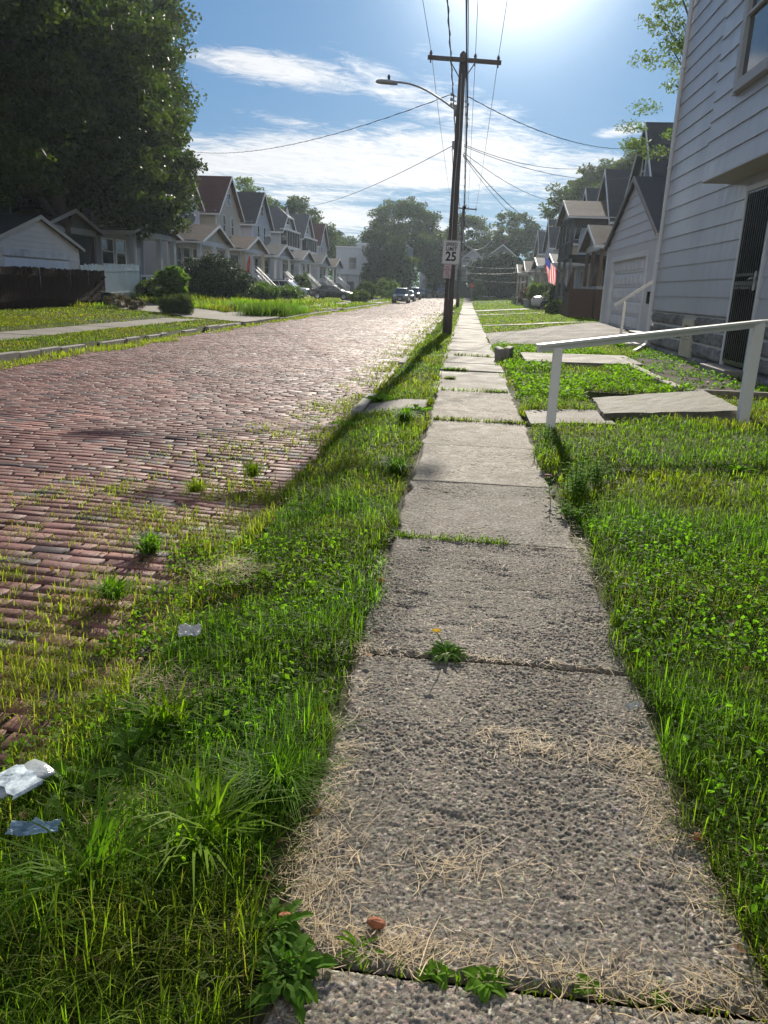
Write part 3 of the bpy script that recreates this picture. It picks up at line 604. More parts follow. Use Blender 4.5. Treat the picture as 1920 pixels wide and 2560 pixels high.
# small garage on the left
def garage_l():
    z = zb(-21, 37); g = thing('small_garage', 'small pale garage with peeling white board above its door', 'garage', (-21.0, 37.45, z))
    hw, ze, zr, d = 4.0, 3.0 - z, 4.3 - z, 6.5; s = (zr - ze) / hw; b = MB()
    b.add([(0, -hw, -.3), (0, hw, -.3), (0, hw, ze), (0, 0, zr), (0, -hw, ze), (-d, -hw, -.3), (-d, hw, -.3), (-d, hw, ze), (-d, 0, zr), (-d, -hw, ze)], [(0, 1, 2, 3, 4), (9, 8, 7, 6, 5), (0, 4, 9, 5), (1, 6, 7, 2)])
    hf = lambda zz: (0, 1) if zz <= ze else ((zz - ze) / s / (2 * hw), 1 - (zz - ze) / s / (2 * hw))
    clap(b, (.01, -hw), (.01, hw), 2.55 - z, zr - .05, .24, (1, 0), hf)
    clap(b, (.01, -hw), (.01, -3.1), 0, 2.55 - z, .24, (1, 0)); clap(b, (.01, 2.9), (.01, hw), 0, 2.55 - z, .24, (1, 0)); clap(b, (-d, -hw - .01), (0, -hw - .01), 0, ze, .24, (0, -1)); clap(b, (0, hw + .01), (-d, hw + .01), 0, ze, .24, (0, 1))
    b.ob('wall', paint('warm_grey_siding', (0.64, 0.60, 0.55)), g)
    gable_roof(g, -d - .2, .22, -hw, hw, ze, zr, S_black, paint('cream_fascia', (0.5, .47, .4)), t=.1, ovs=.25, fh=.13)
    MB().box(.02, .10, -3.2, 2.75, 2.32 - z, 2.66 - z).ob('header_board', mat('peeling_white_paint', (.6, .6, .6), .7, .15, 2, .5, 20, dirt=.95), g)
    dr = MB(); 
    for i in range(4): dr.box(.005, .03, -3.05, 2.85, i * .55 - .05, i * .55 + .5)
    do = dr.ob('garage_door', paint('white_garage_door', (.70, .72, .76)), g, bevel=.012)
    p = MB()
    for i in range(4):
        for k in range(9): yy = -2.9 + k * .64; p.box(.028, .042, yy, yy + .52, i * .55 + .05, i * .55 + .4)
    p.ob('door_panel', paint('white_garage_door', (.70, .72, .76)), do, bevel=.01)
garage_l()
# fences
def fence(name, label, pts, h, pw, m, gap=.012, jit=.02, rails=True, th=.025, group=None, lean=0.0):
    x0, y0 = pts[0]; f = thing(name, label, 'fence', (x0, y0, zb(x0, y0)), 0, group); o = Vector((x0, y0, zb(x0, y0))); b = MB(); r = MB(); pp = MB()
    for (xa, ya), (xb, yb) in zip(pts[:-1], pts[1:]):
        L = math.hypot(xb - xa, yb - ya); ux_, uy_ = (xb - xa) / L, (yb - ya) / L; k = 0
        while k < L:
            wd = pw * random.uniform(.92, 1.05); x, y = xa + ux_ * k, ya + uy_ * k; z = zb(x, y); hh = h + random.uniform(-jit, jit)
            M = Matrix(((ux_, uy_, 0, x - o.x), (uy_, -ux_, 0, y - o.y), (0, 0, 1, z - o.z), (0, 0, 0, 1))) @ Matrix.Rotation(random.gauss(0, .008), 4, 'Y')
            b.box(0, wd - gap, -th / 2 + random.uniform(0, .01), th / 2, -.1, hh, M); k += wd
        for hz in (.35, h * .82): r.beam((xa - o.x + uy_ * .05, ya - o.y - ux_ * .05, zb(xa, ya) + hz - o.z), (xb - o.x + uy_ * .05, yb - o.y - ux_ * .05, zb(xb, yb) + hz - o.z), .05, .09)
    b.ob('boards', m, f); r.ob('fence_rail', m, f)
    return f
m_fdark = mat('shade_darkened_brown_fence_wood', (0.030, 0.015, 0.011), 0.9, 0.5, 2.0, 0.6, 30, stretch=(5, 5, .6), spec=.08)  # brown base colour darkened further to carry the tree's shade
fence('board_fence', 'dark brown vertical board fence along the lawn', [(-18.9, 20.0), (-18.9, 39.9)], 1.72, .14, m_fdark, jit=.03)
fence('board_fence', 'pale greenish white board fence right of the small garage', [(-20.9, 41.3), (-20.9, 43.4), (-20.6, 43.5), (-20.4, 47.8)], 1.98, .16, paint('greenish_white_fence', (.74, .80, .77), dirt=.3), jit=.05)
# wheelie bin at the fence end
bn = thing('wheeled_bin', 'low dark green wheeled bin against the end of the brown fence', 'bin', (-18.45, 39.2, zb(-18.4, 39)))
MB().slab([(-.25, -.28, .62), (.28, -.28, .62), (.28, .28, .62), (-.25, .28, .62)], .6).ob('body', mat('bin_plastic', (.015, .025, .02), .5), bn, bevel=.04)
MB().slab([(-.3, -.32, .70), (.32, -.32, .66), (.32, .32, .66), (-.3, .32, .70)], .05).ob('lid', mat('bin_lid', (.03, .045, .04), .4), bn, bevel=.015)
b = MB(); b.tube([(-.25, -.33, .1), (-.25, .33, .1)], .1, 12); b.ob('wheel', m_dark, bn)

# flat-roofed white buildings at the street's end
def block(name, label, x0, x1, y0, y1, h, wall, wins, front=(), extra=None):
    z = float(zfar(y0)); g = thing(name, label, 'building', ((x0 + x1) / 2, (y0 + y1) / 2, z)); cx_, cy_ = (x0 + x1) / 2, (y0 + y1) / 2
    X0, X1, Y0, Y1 = x0 - cx_, x1 - cx_, y0 - cy_, y1 - cy_
    b = MB(); b.box(X0, X1, Y0, Y1, -.5, h); clap(b, (X0, Y0 - .005), (X1, Y0 - .005), .2, h - .2, .22, (0, -1)); clap(b, (X1 + .005, Y0), (X1 + .005, Y1), .2, h - .2, .22, (1, 0)); b.ob('wall', wall, g)
    MB().box(X0 - .12, X1 + .12, Y0 - .12, Y1 + .12, h, h + .22).ob('cornice', m_white, g)
    for wx, wz, ww, wh in wins: window(g, wallM((wx - cx_, Y0 - .03, wz), (1, 0, 0), (0, -1, 0)), ww, wh, m_trimgrey, m_curt)
    for wy, wz, ww, wh in front: window(g, wallM((X1 + .03, wy - cy_, wz), (0, 1, 0), (1, 0, 0)), ww, wh, m_trimgrey, m_glass)
    return g
C_wb = paint('bluish_white_siding', (.48, .52, .58))
fl = block('flat_roof_building', 'white flat roofed building with upper window above a metal pergola', -24.2, -17.5, 145, 158, 8.0, C_wb, [(-21.1, 5.3, 1.3, 1.9), (-17.95, 5.3, .5, 1.9), (-21.4, 1.3, 1.3, 1.6)])
b = MB()
for xx in (-3.2, -.9, 1.4, 3.2): b.beam((xx, -8.6, 2.9), (xx, -6.6, 3.3), .08, .08); b.beam((xx, -8.6, 0), (xx, -8.6, 2.9), .1, .1)
for yy in (-8.5, -7.8, -7.1): b.beam((-3.3, yy, 3.0 + (yy + 8.5) * .2), (3.3, yy, 3.0 + (yy + 8.5) * .2), .06, .06)
b.ob('pergola', m_iron, fl)
fl = block('flat_roof_building', 'pale blue two storey building with side awning behind the pyramid trees', -21, -11.6, 150, 166, 8.9, C_wb, [(-13.2, 5.6, .9, 1.9)], front=[(152, 5.8, 1.2, 2.3), (154.5, 5.8, 1.2, 2.3), (157, 5.8, 1.2, 2.3), (153, 1.6, 1.6, 2.0), (157, 1.6, 1.6, 2)])
MB().slab([(4.75, -8.3, 4.6), (6.2, -8.3, 4.2), (6.2, -4, 4.2), (4.75, -4, 4.6)], 1.0).ob('awning', m_white, fl)

# end-of-street houses
house('house', 'large grey house with dark side roof and small attic window at street end', 6.0, 147, .35, R(-90), 9.6, 12, 6.0, 9.6, C_grey, S_black, wins=[(-3.0, 7.4, .9, .9)], side=[], chim=(-2.5, .2, 10.6), porch=None, found=.5)
house('house', 'dim white house with red door seen between trees at street end', -6.0, 168, .4, R(-90), 8, 10, 6, 9.0, C_wb, S_black, wins=[(-1.5, 5, .9, 1.4), (1.6, 5, .9, 1.4)], porch=dict(w=6, fl=.6, ze=3.2, zr=4.3, posts=(-2.8, 2.8), inner=[(-.6, 1.0, 'door'), (1.4, 1.2, 'w')]))
house('house', 'pale house with upper balcony behind the second utility pole', 0.8, 160, .4, R(-90), 7, 10, 6.3, 9.2, C_wb, S_black, wins=[(-1.2, 7.2, 1.2, 1.0), (1.8, 5.3, .9, 1.3)], porch=dict(w=6.6, fl=3.2, ze=5.6, zr=6.2, posts=(-3.1, -1, 1, 3.1), skirt=C_dk, rail=(m_iron, -3.2, 3.2)))
ct = thing('balcony_screen', 'cream awning screen hung on the grey end house', 'awning', (4.8, 145.2, 4.2)); MB().slab([(-1.3, -.1, .6), (1.3, -.1, .6), (1.3, .35, .7), (-1.3, .35, .7)], 1.35).ob('screen', paint('cream_screen', (.55, .50, .42)), ct)

# ------------------------------------------------------------------ right row
RX = 9.5
house('house', 'tall grey gabled house rising directly behind the white garage', 9.6, 47.3, .15, math.pi, 8.6, 12, 6.4, 10.65, C_grey, S_black, wins=[(-1.0, 8.3, .8, 1.3), (1.0, 5.6, .9, 1.5)], ovs=.25,
      porch=dict(cy=.3, w=5.6, d=2.6, fl=1.9, ze=4.15, zr=5.25, m=S_tan, gm=C_pale, posts=(-2.6, -.4, 2.6), pw=.18, pc=mat('light_brown_post', (.16, .10, .06), .7), skirt=m_brown, inner=[(-1.2, .9, 'door'), (1.2, 1.5, 'w')]))
dk = house('house', 'charcoal house with lattice sided upper balcony and tan roof', 9.3, 57.6, .12, math.pi, 7.6, 12, 6.3, 9.75, C_dk, S_black, wins=[], ovs=.25, panem=m_glass)
def balcony(h):
    b = MB(); b.box(0, 2.7, -3.4, 3.4, 3.75, 4.0); b.box(2.5, 2.7, -3.4, 3.4, 6.2, 6.45)
    for y_ in (-3.3, 3.3): b.box(0, 2.7, y_ - .08, y_ + .08, 6.2, 6.45)
    b.ob('balcony_floor', m_dark, h)
    r = gable_roof(h, 0.0, 3.0, -3.4, 3.4, 6.5, 7.7, S_tan, m_white, t=.1, ovs=.35, fh=.14); r.name = 'balcony_roof'
    g = MB(); clap(g, (2.62, -3.4), (2.62, 3.4), 6.45, 7.6, .13, (1, 0), lambda zz: (max(0, zz - 6.5) / 1.2 / 2, 1 - max(0, zz - 6.5) / 1.2 / 2)); g.ob('balcony_gable', C_pale, h)
    for y_ in (-3.25, -1.4, .5, 3.25): MB().box(2.5, 2.68, y_ - .09, y_ + .09, 4.0, 6.2).ob('post', C_dk, h)
    for y_ in (-3.25, 0, 3.25): MB().box(2.45, 2.63, y_ - .08, y_ + .08, -.2, 3.75).ob('post', C_grey, h)
    l = MB(); yy = 3.42
    for i in range(-4, 14):
        x_ = i * .2
        l.beam((x_, yy, 5.3), (x_ + .9, yy, 6.2), .035, .012); l.beam((x_ + .9, yy + .015, 5.3), (x_, yy + .015, 6.2), .035, .012)
    l.ob('lattice', m_trimgrey, h)
    ra = MB(); ra.beam((2.6, -3.3, 4.85), (2.6, 3.3, 4.85), .07, .07)
    k = -3.3
    while k < 3.3: ra.beam((2.6, k, 4.05), (2.6, k, 4.85), .035, .035); k += .16
    ra.ob('porch_rail', C_dk, h); window(h, wallM((.03, -1.2, 5.2), (0, 1, 0), (1, 0, 0)), 1.4, 1.6, m_trimgrey, m_glass); window(h, wallM((.03, 1.4, 5.0), (0, 1, 0), (1, 0, 0)), 1.0, 2.0, m_white, m_glass, nm='door')
    window(h, wallM((.03, 0, 2.2), (0, 1, 0), (1, 0, 0)), 2.4, 1.7, m_white, m_glass)
balcony(dk)
house('house', 'small front gable of grey blue house past the charcoal one', 9.6, 68.6, .12, math.pi, 8, 12, 6.6, 9.9, C_pale, S_black, wins=[(0, 7.6, .8, 1.2)], porch=dict(w=7, fl=1.3, ze=3.9, zr=4.7, m=S_grey, gm=C_blue, posts=(-3.3, -1, 1.2, 3.3), pc=C_blue, skirt=C_blue, inner=[(0, 1, 'door'), (2, 1.3, 'w')], st=(-2.2, 1.2)))
house('house', 'steep roofed house behind the hanging flag', 9.5, 82.0, .12, math.pi, 8, 12, 6.4, 9.7, C_tan, S_black, wins=[(-1, 7.2, .8, 1.2), (1, 7.2, .8, 1.2)], porch=dict(w=7, fl=1.2, ze=4.1, zr=4.95, m=S_grey, gm=C_dk, posts=(-3.3, 3.3), pc=C_tan, skirt=C_grey, inner=[(0, 1, 'door')], st=(-2.2, 1.2)))
house('house', 'fourth steep roofed house of the near row, tallest sliver with bright gable edge', 9.5, 97.6, .2, math.pi, 8, 12, 6.7, 9.9, C_white, S_black, wins=[(0, 7.7, .8, 1.2)], porch=dict(w=7, fl=1.2, ze=4.0, zr=5.1, m=S_tan, gm=C_beige, posts=(-3.3, 3.3), pc=C_beige, skirt=C_grey, inner=[(0, 1, 'door')]))
house('house', 'last house of the near row before the grey end house', 9.5, 111, .25, math.pi, 8, 12, 6.6, 9.6, C_beige, S_grey, wins=[(0, 7.5, .8, 1.2)], porch=dict(w=7, fl=1.2, ze=4.0, zr=5.1, m=S_tan, gm=C_beige, posts=(-3.3, 3.3), pc=C_beige, skirt=C_grey, inner=[(0, 1, 'door')]))
# brown stair with rails in front of the tall grey house
bs = thing('brown_stair', 'brown wooden stair with slatted rails beyond the garage', 'stairs', (6.95, 47.6, .1))
steps(bs, 0, 0, 1.2, 0, 1.9, m_brown, n=8, run=.26, name='treads'); bs.rotation_euler = (0, 0, R(90)); bs.location = (7.0, 44.6, .1)
for xx in (-.05, 1.25):
    r = MB(); r.beam((-.3, xx, 2.85), (3.4, xx, .95), .1, .09); r.beam((3.3, xx, -.1), (3.3, xx, 1.1), .1, .1); r.beam((-.2, xx, -.1), (-.2, xx, 2.9), .1, .1); r.beam((-.2, xx, 2.0), (3.3, xx, .25), .06, .12)
    for i in range(1, 22): q = i / 22; r.beam((-.2 + 3.5 * q, xx, 2.0 - 1.75 * q), (-.2 + 3.5 * q, xx, 2.8 - 1.78 * q), .035, .035)
    r.ob('stair_rail', m_brown, bs)
MB().box(-.2, 2.2, 1.3, 1.36, 0, 1.6).ob('side_board', m_brown, bs)

# white garage right
def garage_r():
    gx, yc, z = 6.2, 32.0, .33; g = thing('white_garage', 'white garage with steep black roof and panelled overhead door', 'garage', (gx, yc, z), math.pi)
    hw, ze, zr, d = 4.75, 3.35, 5.6, 7; s = (zr - ze) / hw; b = MB(); zs = 3.1
    b.add([(0, -hw, -.3), (0, hw, -.3), (0, hw, ze), (0, 0, zr), (0, -hw, ze), (-d, -hw, -.3), (-d, hw, -.3), (-d, hw, ze), (-d, 0, zr), (-d, -hw, ze)], [(9, 8, 7, 6, 5), (0, 4, 9, 5), (1, 6, 7, 2)])
    b.add([(0, -hw, -.3), (0, -3.2, -.3), (0, -3.2, 2.62), (0, -hw, 2.62)], [(0, 1, 2, 3)]).add([(0, 3.2, -.3), (0, hw, -.3), (0, hw, 2.62), (0, 3.2, 2.62)], [(0, 1, 2, 3)]).add([(0, -hw, 2.62), (0, hw, 2.62), (0, hw, ze), (0, 0, zr), (0, -hw, ze)], [(0, 1, 2, 3, 4)])
    hf = lambda zz: (0, 1) if zz <= ze else ((zz - ze) / s / (2 * hw), 1 - (zz - ze) / s / (2 * hw))
    clap(b, (.012, -hw), (.012, hw), zs, zr - .04, .36, (1, 0), hf, lip=.03)
    # grooved vertical boards below the lap siding and at both jambs
    def vb(y0, y1, z0, z1):
        y = y0
        while y < y1 - .02: b.box(.0, .022, y, min(y + .17, y1) - .02, z0, z1); y += .17
    vb(-3.45, 3.45, 2.78, zs); vb(-hw, -3.45, .02, zs); vb(3.45, hw, .02, zs)
    clap(b, (-d, -hw - .01), (0, -hw - .01), 0, ze, .3, (0, -1)); clap(b, (0, hw + .01), (-d, hw + .01), 0, ze, .3, (0, 1))
    b.ob('wall', paint('garage_white_paint', (.58, .58, .60), dirt=.15), g)
    c = MB(); c.box(-.16, .05, 3.19, 3.42, 0, 2.8); c.box(-.16, .05, -3.42, -3.19, 0, 2.8); c.box(-.16, .05, -3.19, 3.19, 2.61, 2.8); c.box(-.02, .06, hw - .1, hw + .03, -.1, ze); c.box(-.02, .06, -hw - .03, -hw + .1, -.1, ze); c.ob('door_frame', m_white, g)
    gable_roof(g, -d - .2, .16, -hw, hw, ze, zr, S_black, paint('brownish_fascia', (.22, .19, .17)), t=.1, ovs=.2, fh=.12)
    dr = MB(); M0 = paint('cool_white_door', (.66, .67, .70))
    for i in range(5): dr.box(-.12, -.09, -3.2, 3.2, i * .53 - .02, i * .53 + .5)
    do = dr.ob('garage_door', M0, g, bevel=.012); p = MB()
    for i in range(5):
        for k in range(8): yy = -3.1 + k * .785; p.box(-.092, -.050, yy, yy + .62, i * .53 + .09, i * .53 + .40)
    p.ob('door_panel', M0, do, bevel=.012)
    MB().box(-.2, -.13, -3.3, 3.3, -.1, 2.8).ob('door_backing', m_dark, g)
    MB().box(.02, .1, 4.3, 4.45, 1.0, 1.4).ob('meter_box', m_dark, g)
garage_r()

# ------------------------------------------------------------------ near house (right edge)
def near_house():
    X = 5.5; h = thing('near_house', 'big white metal sided house on rough stone foundation at right', 'house', (X, 17.0, 0))
    sid = mat('aged_white_metal_siding', (.44, .455, .49), .36, .07, 1.2, .55, 3.2, spec=.6, dirt=.4, bdist=.05, stretch=(1, 1, .35))
    Y0, Y1 = -13.0, 6.8      # local y, corner at 23.8
    # front wall courses with seams; the gap at y -1.4..0 is the barred door
    b = MB(); z = 1.2; k = 0
    while z < 10.4:
        zt = z + .385
        segs = [(0.06, Y1)] if z < 3.75 else [(-1.45, Y1)]
        if z < 3.75: segs.append((Y0, -1.5))
        elif z < 3.9: segs = [(Y0, Y1)]
        else: segs = [(Y0, Y1)]
        for a_, c_ in segs:
            y = c_; first = True
            while y > a_ + .01:
                L = 3.25 if not first else 3.6; ye = max(a_, y - L); first = False
                o = .0025 * random.random()
                n = max(2, int((y - ye) / .25)); vs = []
                for i in range(n + 1):
                    yy = y + (ye - y) * i / n; wv = .006 * (vn(yy * 1.7 + 50, k * 3.3, 5) - .5)
                    vs += [(-.036 - o + wv, yy, z), (-.008 - o + wv * .5, yy, zt + .004), (-.006, yy, z)]
                fs = []
                for i in range(n): q = i * 3; fs += [(q, q + 1, q + 4, q + 3), (q + 2, q, q + 3, q + 5)]
                b.add(vs, fs)
                b.add([(-.040, ye - .007, z), (-.040, ye + .007, z), (-.012, ye + .007, zt), (-.012, ye - .007, zt)], [(3, 2, 1, 0)])
                y = ye
        z = zt; k += 1
    b.ob('siding', sid, h)
    MB().box(0, 9, Y0, Y1 - .02, .3, 10.4).ob('wall', sid, h)
    c = MB(); c.box(-.05, .1, Y1 - .03, Y1 + .05, 1.12, 10.4); c.box(.1, 9, Y1 - .0, Y1 + .03, 1.12, 10.4); c.ob('corner_board', m_white, h)
    # downspout
    d = MB(); pts = [(-.1, Y1 - .05, 10.2), (-.1, Y1 - .05, .35), (-.13, Y1 - .12, .2), (-.5, Y1 - 1.0, .12), (-.75, Y1 - 1.6, .08)]
    for a_, c_ in zip(pts[:-1], pts[1:]): d.beam(a_, c_, .09, .07)
    for zz_ in (2.5, 5, 7.5): d.box(-.15, -.04, Y1 - .11, Y1 + .01, zz_, zz_ + .04)
    d.ob('downspout', m_white, h, bevel=.01)
    # rough stone foundation: courses of rock-faced blocks
    st = MB(); st2 = MB(); zc = -.12; row = 0
    openings = [(-1.45, .06, -1, 9), (2.35, 3.4, .12, .98)]
    stone_v = []; 
    while zc < 1.18:
        hh = .31 if row else .34; y = Y0 + (row % 2) * .3
        while y < Y1:
            L = random.uniform(.55, .85); ye = min(y + L, Y1)
            ok = True
            for a_, c_, e_, g_ in openings:
                if ye > a_ and y < c_ and zc + hh > e_ and zc < g_:
                    ok = False
                    if y < a_ - .15: ye = a_; ok = True
                    elif ye > c_ + .15: y = c_; ok = True
                    break
            if ok and ye - y > .08:
                nu, nv = max(4, int((ye - y) / .055)), 7; z1_ = min(zc + hh - .015, 1.18); vs = []
                for j in range(nv + 1):
                    for i in range(nu + 1):
                        u, v = i / nu, j / nv; e = min(u, 1 - u) * (ye - y), min(v, 1 - v) * hh
                        yy = y + .008 + (ye - y - .016) * u; zz_ = zc + (z1_ - zc) * v
                        bul = .085 * min(1, e[0] / .06) ** .6 * min(1, e[1] / .06) ** .6
                        bul += (.06 * (vn(yy * 9 + 7, zz_ * 11 + row, 21) - .5) + .03 * (vn(yy * 25, zz_ * 25, 22) - .5)) * min(1, e[0] / .03, e[1] / .03)
                        vs.append((-bul + .03, yy, zz_))
                fs = [(j * (nu + 1) + i, j * (nu + 1) + i + 1, (j + 1) * (nu + 1) + i + 1, (j + 1) * (nu + 1) + i) for j in range(nv) for i in range(nu)]
                (st if y > -.5 else st2).add(vs, [f[::-1] for f in fs])
            y = ye
        zc += hh; row += 1
    for q_ in (st, st2): q_.ob('stone_foundation', mat('rock_faced_stone', (.15, .15, .155), .75, .35, 2.5, .7, 35, dirt=.5, col2=(.24, .23, .22)), h)
    MB().box(.04, .3, Y0, 0 - 1.5, -.4, 1.2).box(.04, .3, .06, Y1, -.4, 1.2).ob('mortar', mat('grey_mortar', (.11, .10, .095), .95, .3, 10), h)
    # basement window
    bw = window(h, wallM((.0, 2.88, .6), (0, 1, 0), (-1, 0, 0)), .62, .62, paint('cream_frame', (.55, .50, .38)), m_curt, dep=.06, fw_=.14, nm='basement_window')
    bx = MB()
    for i in range(5): bx.box(-.045, -.02, 2.6 + i * .12, 2.69 + i * .12, .3, .56)
    bx.ob('lower_board', paint('cream_frame', (.55, .50, .38)), bw); MB().box(-.12, .05, 2.3, 3.45, -.02, .13).ob('sill', m_kerb, bw)
    # barred security door
    dr = thing('x', None, None); bpy.data.objects.remove(dr)
    fr = MB(); fr.box(-.06, .0, -.02, .07, .1, 3.72); fr.box(-.06, 0, -1.47, -1.38, .1, 3.72); fr.box(-.06, 0, -1.38, -.02, 3.62, 3.72); fr.ob('door_frame', m_white, h)
    dm = mat('black_door_metal', (.015, .018, .024), .35, .2, 4, spec=.6)
    do = MB().box(-.0, .05, -1.38, -.02, .25, 3.62).ob('door', dm, h)
    q = MB()
    for i in range(12): yy = -1.33 + i * .117; q.box(-.045, -.02, yy - .008, yy + .008, .3, 3.58)
    for zz_ in (.3, 1.75, 2.0, 3.56): q.box(-.05, -.012, -1.37, -.04, zz_, zz_ + .05)
    q.box(-.055, -.01, -1.37, -.04, 1.82, 1.9); q.ob('bars', mat('bar_iron', (.04, .045, .055), .3, metal=.5), do)
    MB().box(-.08, -.045, -1.3, -1.2, 1.72, 2.08).tube([(-.1, -1.25, 1.95), (-.14, -1.25, 1.95), (-.14, -1.12, 1.93)], .012).ob('handle', mat('steel', (.6, .6, .62), .25, metal=1), do)
    MB().box(-.45, .02, -1.5, .1, -.05, .22).ob('doorstep', m_kerb, h, bevel=.015)
    # overhanging upper bay
    ox = -.6; oy1, oy0 = 1.25, Y0; oz0, oz1 = 3.93, 9.6
    b = MB(); z = oz0; k = 0
    while z < oz1:
        zt = z + .385
        y = oy1
        for q_ in range(5):
            ye = max(oy0, y - (2.9 if q_ else 3.0))
            b.add([(ox - .036, y, z), (ox - .008, y, zt), (ox - .008, ye, zt), (ox - .036, ye, z), (ox - .005, y, z), (ox - .005, ye, z)], [(0, 1, 2, 3), (4, 0, 3, 5)])
            b.add([(ox - .040, ye - .007, z), (ox - .040, ye + .007, z), (ox - .012, ye + .007, zt), (ox - .012, ye - .007, zt)], [(3, 2, 1, 0)]); y = ye
        b.add([(ox - .01, oy1 + .03, z), (-.02, oy1 + .03, z), (-.02, oy1 + .006, zt), (ox - .01, oy1 + .006, zt)], [(0, 1, 2, 3)])
        z = zt; k += 1
    bo = b.ob('bay_siding', sid, h)
    MB().box(ox, .02, oy0, oy1, oz0 + .02, oz1).ob('bay_body', m_white, h)
    s_ = MB(); s_.slab([(ox - .03, oy1 + .02, oz0 + .015), (.02, oy1 + .02, oz0 + .015), (.02, oy0, oz0 + .015), (ox - .03, oy0, oz0 + .015)], .03)
    s_.ob('soffit', paint('cream_soffit', (.50, .46, .38)), h)
    sg = m_trimgrey
    window(h, wallM((ox - .04, -1.3, 6.55), (0, 1, 0), (-1, 0, 0)), 1.6, 2.2, paint('grey_white_frame', (.42, .42, .42)), m_glass, dep=.09, fw_=.2)
    window(h, wallM((-.04, 2.4, 8.05), (0, 1, 0), (-1, 0, 0)), .9, 1.6, paint('grey_white_frame', (.42, .42, .42)), m_glass, dep=.08, fw_=.15)
    gable_roof(h, -0.0, 9, Y0, Y1, 10.4, 14, S_black, m_white, ovs=.4)
    return h
near_house()
# timber edging, step slabs, side steps
m_timber = mat('weathered_timber', (.28, .24, .18), .85, .3, 4, .6, 30, stretch=(8, 1, 8), dirt=.4)
t_ = MB(); t_.beam((0, 0, .06), (.06, 6.3, .07), .16, .15); t_.beam((.1, -.05, .05), (1.75, .0, .05), .12, .13)
o = t_.ob('timber_edging', m_timber, bevel=.02); o.location = (3.52, 12.75, 0.02); tag(o, 'L of weathered timber edging round the bare flower bed', 'edging')
import bmesh as bmesh_
def slab_mesh(P, t_):
    bm = bmesh_.new(); f = bm.faces.new([bm.verts.new(p) for p in P]); r = bmesh_.ops.extrude_face_region(bm, geom=[f])
    for v in [g for g in r['geom'] if isinstance(g, bmesh_.types.BMVert)]: v.co.z -= t_
    bmesh_.ops.recalc_face_normals(bm, faces=bm.faces[:]); bmesh_.ops.subdivide_edges(bm, edges=bm.edges[:], cuts=14, use_grid_fill=True)
    for v in bm.verts:
        a = .022 * (float(vn(v.co.x * 6, v.co.y * 6, 77)) - .5) + .02 * (float(vn(v.co.x * 15, v.co.z * 15 + v.co.y * 9, 78)) - .5); v.co.z += a * .5; v.co.x += a; v.co.y += a
    me = bpy.data.meshes.new('step_slab'); bm.to_mesh(me); bm.free(); return me
me = slab_mesh([(0, 0, 0), (1.92, .85, .02), (2.05, 3.0, .02), (.1, 1.50, .0)], .16); me.materials.append(mat('peeling_painted_concrete', (.10, .092, .070), .85, .2, 2.2, .7, 60, dirt=.4, col2=(.24, .22, .17), speck=.4, spscale=60)); sl = bpy.data.objects.new('step_slab', me); COL.objects.link(sl); sl.location = (1.76, 9.5, .13)
tag(sl, 'raised concrete slab with flaking paint under the white handrail', 'slab')
sl = MB().slab([(1.35, 16.7, .13), (3.85, 16.8, .16), (3.9, 19.2, .16), (1.4, 19.2, .13)], .3).ob('step_slab', m_walk2, bevel=.015); tag(sl, 'second raised concrete slab, nearer the garage driveway', 'slab')
for i, (x_, y_, a_) in enumerate(((.86, 18.0, 12), (1.06, 18.35, -14))):
    b = MB().box(-.07, .07, -.22, .22, -.1, .30).ob('edging_block', m_kerb, bevel=.03); b.location = (x_, y_, 0); b.rotation_euler = (R(4), R(-6 + 10 * i), R(a_))
    tag(b, ('tilted stone block', 'outer tilted stone block')[i] + (' beside the sidewalk edge', ' leaning on its neighbour by the slab')[i], 'block', 'tilted blocks by the sidewalk')
sst = thing('side_steps', 'two pale concrete steps at the far corner of the metal sided house', 'steps', (4.8, 24.2, 0.02))
MB().box(0, 1.5, 0, 2.1, -.3, .16).box(.55, 1.6, .05, 2.05, .16, .46).ob('treads', mat('pale_step_concrete', (.42, .40, .36), .8, .15, 3, .4, 60), sst, bevel=.015)
# handrails
def handrail(name, label, loc, posts, top, m):
    h = thing(name, label, 'handrail', loc, 0, 'white wooden handrails')
    for a_, b_, w_ in posts:
        MB().beam(a_, b_, w_, w_).ob('post', m, h, bevel=.006)
    r = MB()
    for a_, b_ in zip(top[:-1], top[1:]): r.beam(a_, b_, .10, .032); r.beam((a_[0], a_[1], a_[2] - .045), (b_[0], b_[1], b_[2] - .045), .04, .058)
    r.ob('rail', m, h, bevel=.005)
m_rail = paint('white_rail_paint', (.76, .74, .68), dirt=.12)
handrail('handrail', 'long white wooden handrail on two square posts over the slab', (1.07, 8.93, 0), [((0, 0, -.1), (.0, 0, .93), .10), ((2.58, 1.27, .0), (2.58, 1.27, 1.26), .13)], [(-.24, -.12, .95), (2.60, 1.27, 1.28), (4.3, 1.9, 1.38)], m_rail)
handrail('handrail', 'short sloping white handrail at the side steps', (5.2, 26.7, 0), [((0, 0, -.1), (.02, 0, 1.38), .08)], [(-.3, 0, 1.26), (.72, -.6, 2.08)], m_rail)

